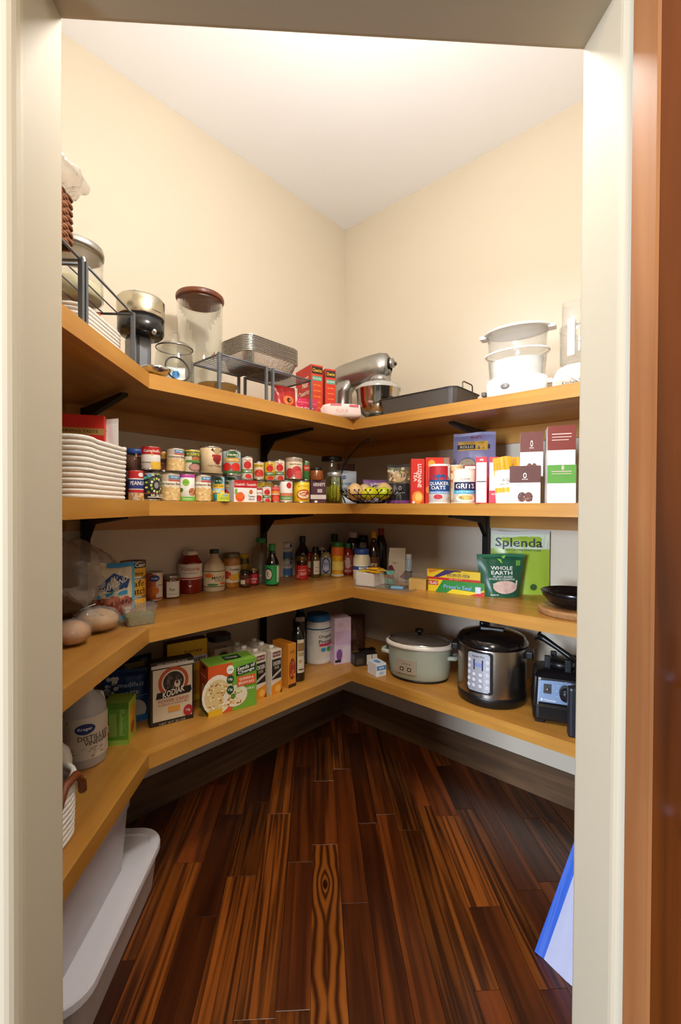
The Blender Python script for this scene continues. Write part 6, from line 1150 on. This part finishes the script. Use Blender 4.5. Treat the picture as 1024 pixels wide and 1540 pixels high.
# blender base
x0, y0 = 1.0294, 1.8329
t = thing('countertop_blender', 'black blender motor base with blue grey control panel', 'blender', (x0, y0, S1), facing(x0, y0, .10)); t.scale = (1.08, 1.08, 1.12)
bp_ = pm('121216', .32, 0, .05, name='blender_black')
mb = MB(); mb.loft([(rrect(.205, .20, .02, 4), .012), (rrect(.21, .205, .02, 4), .02), (rrect(.21, .205, .02, 4), .062), (rrect(.205, .20, .02, 4), .066)], bp_); mb.obj('lower_housing', t)
for sx_ in (-1, 1):
    for sy_ in (-1, 1): mb = MB(); mb.cbox(sx_*.08, sy_*.078, 0, .035, .03, .014, black_pl, .004); mb.obj('foot', t)
mb = MB(); o_ = lambda w_, d_, dy: [(a, b+dy) for a, b in rrect(w_, d_, .022, 4)]
mb.loft([(o_(.208, .198, 0), .067), (o_(.205, .19, .003), .075), (o_(.195, .165, .014), .155), (o_(.17, .14, .02), .170), (o_(.12, .11, .02), .178)], bp_); up_ = mb.obj('upper_housing', t)
fmap = lambda u, v, o: (u*.088*(1-.05*v), -.098 + .0245*v + .002 - o*1.0 - .004, .080 + v*.068 + .004*(1-u*u)*v)
vs = [fmap(-1+i/6, v, 0) for v in (0, 1) for i in range(13)] + [fmap(-1+i/6, v, .004) for v in (0, 1) for i in range(13)]
fs = [[26+i, 27+i, 40+i, 39+i] for i in range(12)] + [[i, 13+i, 14+i, 1+i] for i in range(12)] + [[13+i, 39+i, 40+i, 14+i] for i in range(12)] + [[i, 1+i, 27+i, 26+i] for i in range(12)] + [[0, 26, 39, 13], [12, 25, 51, 38]]
mb = MB(); mb.add(vs, fs, pm('6f86a8', .38, .35, .03, name='panel_blue')); pn = mb.obj('control_panel', up_)
print_on(pn, lambda u, v, o: fmap(u, v, o+.0042), [('e', .08, .5, .26, .38, '1a1c22')] + [('e', .08+.36*math.cos(a*.5), .5+.50*math.sin(a*.5), .012, .02, 'e8ecf2') for a in range(-1, 8)] + [('t', 'Vitamix', -.55, .12, .5, .1, 'dfe4ec'), ('e', -.86, .13, .04, .06, 'dfe4ec'), ('r', -.80, .42, -.48, .86, '14161a'), ('r', .62, .25, .92, .65, '14161a')], 'panel_print')
mb = MB(); mb.tube([(.007, -.090, .114), (.007, -.112, .111)], .021, pm('1a1c22', .35), 24); kn_ = mb.obj('dial', pn)
mb = MB(); mb.cbox(.007, -.1135, .096, .007, .006, .032, black_pl, .002); mb.obj('dial_pointer', kn_)
mb = MB(); mb.tube([(-.055, -.084, .122), (-.055, -.102, .124)], .006, pm('8a8a8e', .3, .8), 12); mb.obj('toggle_switch', pn)
mb = MB(); mb.cbox(.067, -.088, .103, .016, .016, .018, black_pl, .003); mb.obj('pulse_switch', pn)
mb = MB(); mb.lathe([(.05, .176), (.048, .205), (.03, .207), (0, .208)], black_pl, 28, (0, .02)); pad_ = mb.obj('drive_pad', t)
for k in range(4):
    a = k*PI/2+.4; mb = MB(); mb.cbox(.052*math.cos(a), .02+.052*math.sin(a), .174, .022, .022, .045, pm('1c2028', .4), .004); mb.obj('centering_post', pad_)
t = thing('tamper', 'black plastic tamper lying across the blender drive pad', 'tamper', (x0-.012, y0+.01, S1+.282), facing(x0, y0, -.2), None, 0, .45)
mb = MB(); mb.tube([(-.085, 0, 0), (-.06, 0, .003), (0, 0, 0), (.05, 0, -.004), (.085, 0, -.008)], .012, black_pl, 12, rr=[.016, .014, .011, .012, .01]); mb.obj('shaft', t)
mb = MB(); mb.tube([(-.09, 0, 0), (-.082, 0, 0)], .022, black_pl, 16); mb.obj('grip_disc', t)
t = thing('molded_handle', 'black molded handle piece standing in front of the blender base', 'handle', (0.9839, 1.6592, S1), facing(.7, 1.5, .1)); t.scale = (1, 1, 1.15)
mb = MB(); mb.cbox(0, 0, 0, .045, .04, .165, pm('24262e', .4), .012); mb.obj('grip', t)

# ================================================================== FLOOR
tubw = pm('f0eff5', .4, 0, .02, name='tub_white')
t = thing('storage_tub', 'low white underbed storage tub with rounded lid on the floor', 'storage tub', (-.814, 1.478, 0), 0); t.scale = (1.115, 1.115, 1.115)
trans = glassy((.90, .87, .88), haze=.5, rough=.2, name='translucent_plastic')
mb = MB(); mb.loft([(rrect(.345, .545, .06, 6), .001), (rrect(.375, .575, .07, 6), .135)], pm('c4b8b0', .45, 0, .05)); mb.obj('tub_body', t)
mb = MB(); R_ = lambda w_, d_, r_: rrect(w_, d_, r_, 8)
mb.loft([(R_(.392, .595, .085), .128), (R_(.396, .599, .087), .131), (R_(.396, .599, .087), .150), (R_(.390, .593, .084), .154), (R_(.335, .535, .055), .154), (R_(.330, .530, .053), .149)], tubw, False); mb.obj('lid', t)
t = thing('storage_tub', 'translucent storage tub stacked on the white lid under the shelf', 'storage tub', (-.842, 1.36, .1693), 0); t.scale = (1.115, 1.115, 1.115)
mb = MB(); mb.loft([(rrect(.285, .50, .04, 6), .0), (rrect(.31, .54, .045, 6), .19)], trans, cap1=False); mb.obj('tub_body', t)
mb = MB(); mb.loft([(rrect(.275, .49, .04, 6), .003), (rrect(.285, .51, .04, 6), .14)], pm('e0cfd0', .8, 0, .2, 9, name='folded_cloth')); mb.obj('contents', t)
mb = MB(); mb.loft([(rrect(.318, .548, .05, 6), .190), (rrect(.322, .552, .05, 6), .194), (rrect(.322, .552, .05, 6), .208), (rrect(.31, .54, .05, 6), .212)], trans); mb.obj('lid', t)
# tote bag slumped by the right jamb
t = thing('tote_bag', 'blue and white reusable tote bag slumped on the floor at the right', 'bag', (.700, 1.39, 0), 0); t.scale = (1.115, 1.115, 1.115)
blue = pm('0f55c8', .55, 0, .06, 20, name='blue_fabric'); wht = pm('b9bedd', .6, 0, .06, 12, .3, 30, name='white_fabric')
A0, B0, C0, D0, E0, F0 = (.012, .020, .004), (.030, .000, .001), (.06, -.06, .001), (.10, -.118, .001), (.34, -.02, .001), (.25, .14, .001)
def up(p, k): return (p[0]+.17*k, p[1]+.07*k, p[2]+.30*k)
n_ = 8
def wall_grid(P, Qp, m, amp):
    vs = []; fs = []
    for j in range(n_+1):
        for i in range(n_+1):
            s_ = i/n_; k = j/n_; b0 = tuple(P[c]+(Qp[c]-P[c])*s_ for c in range(3)); u_ = up(b0, k)
            w_ = amp*math.sin(5*s_+4*k)*math.sin(PI*s_)*math.sin(PI*k+.3); vs.append((u_[0]+w_*.3, u_[1]-w_, max(u_[2], .001)))
    fs = [[j*(n_+1)+i, j*(n_+1)+i+1, (j+1)*(n_+1)+i+1, (j+1)*(n_+1)+i] for j in range(n_) for i in range(n_)]
    return vs, fs, m
mb = MB(); mb.add(*wall_grid(A0, B0, blue, .004), True); mb.obj('gusset', t)
mb = MB()
for P, Qp in ((B0, C0), (C0, D0), (D0, E0)): mb.add(*wall_grid(P, Qp, wht, .008), True)
b_ = mb.obj('front_panel', t)
mb = MB()
for P, Qp in ((E0, F0), (F0, A0)): mb.add(*wall_grid(P, Qp, blue, .006), True)
mb.add([A0, B0, C0, D0, E0, F0], [[0, 1, 2, 3, 4, 5]], blue); mb.obj('back_panel', t)
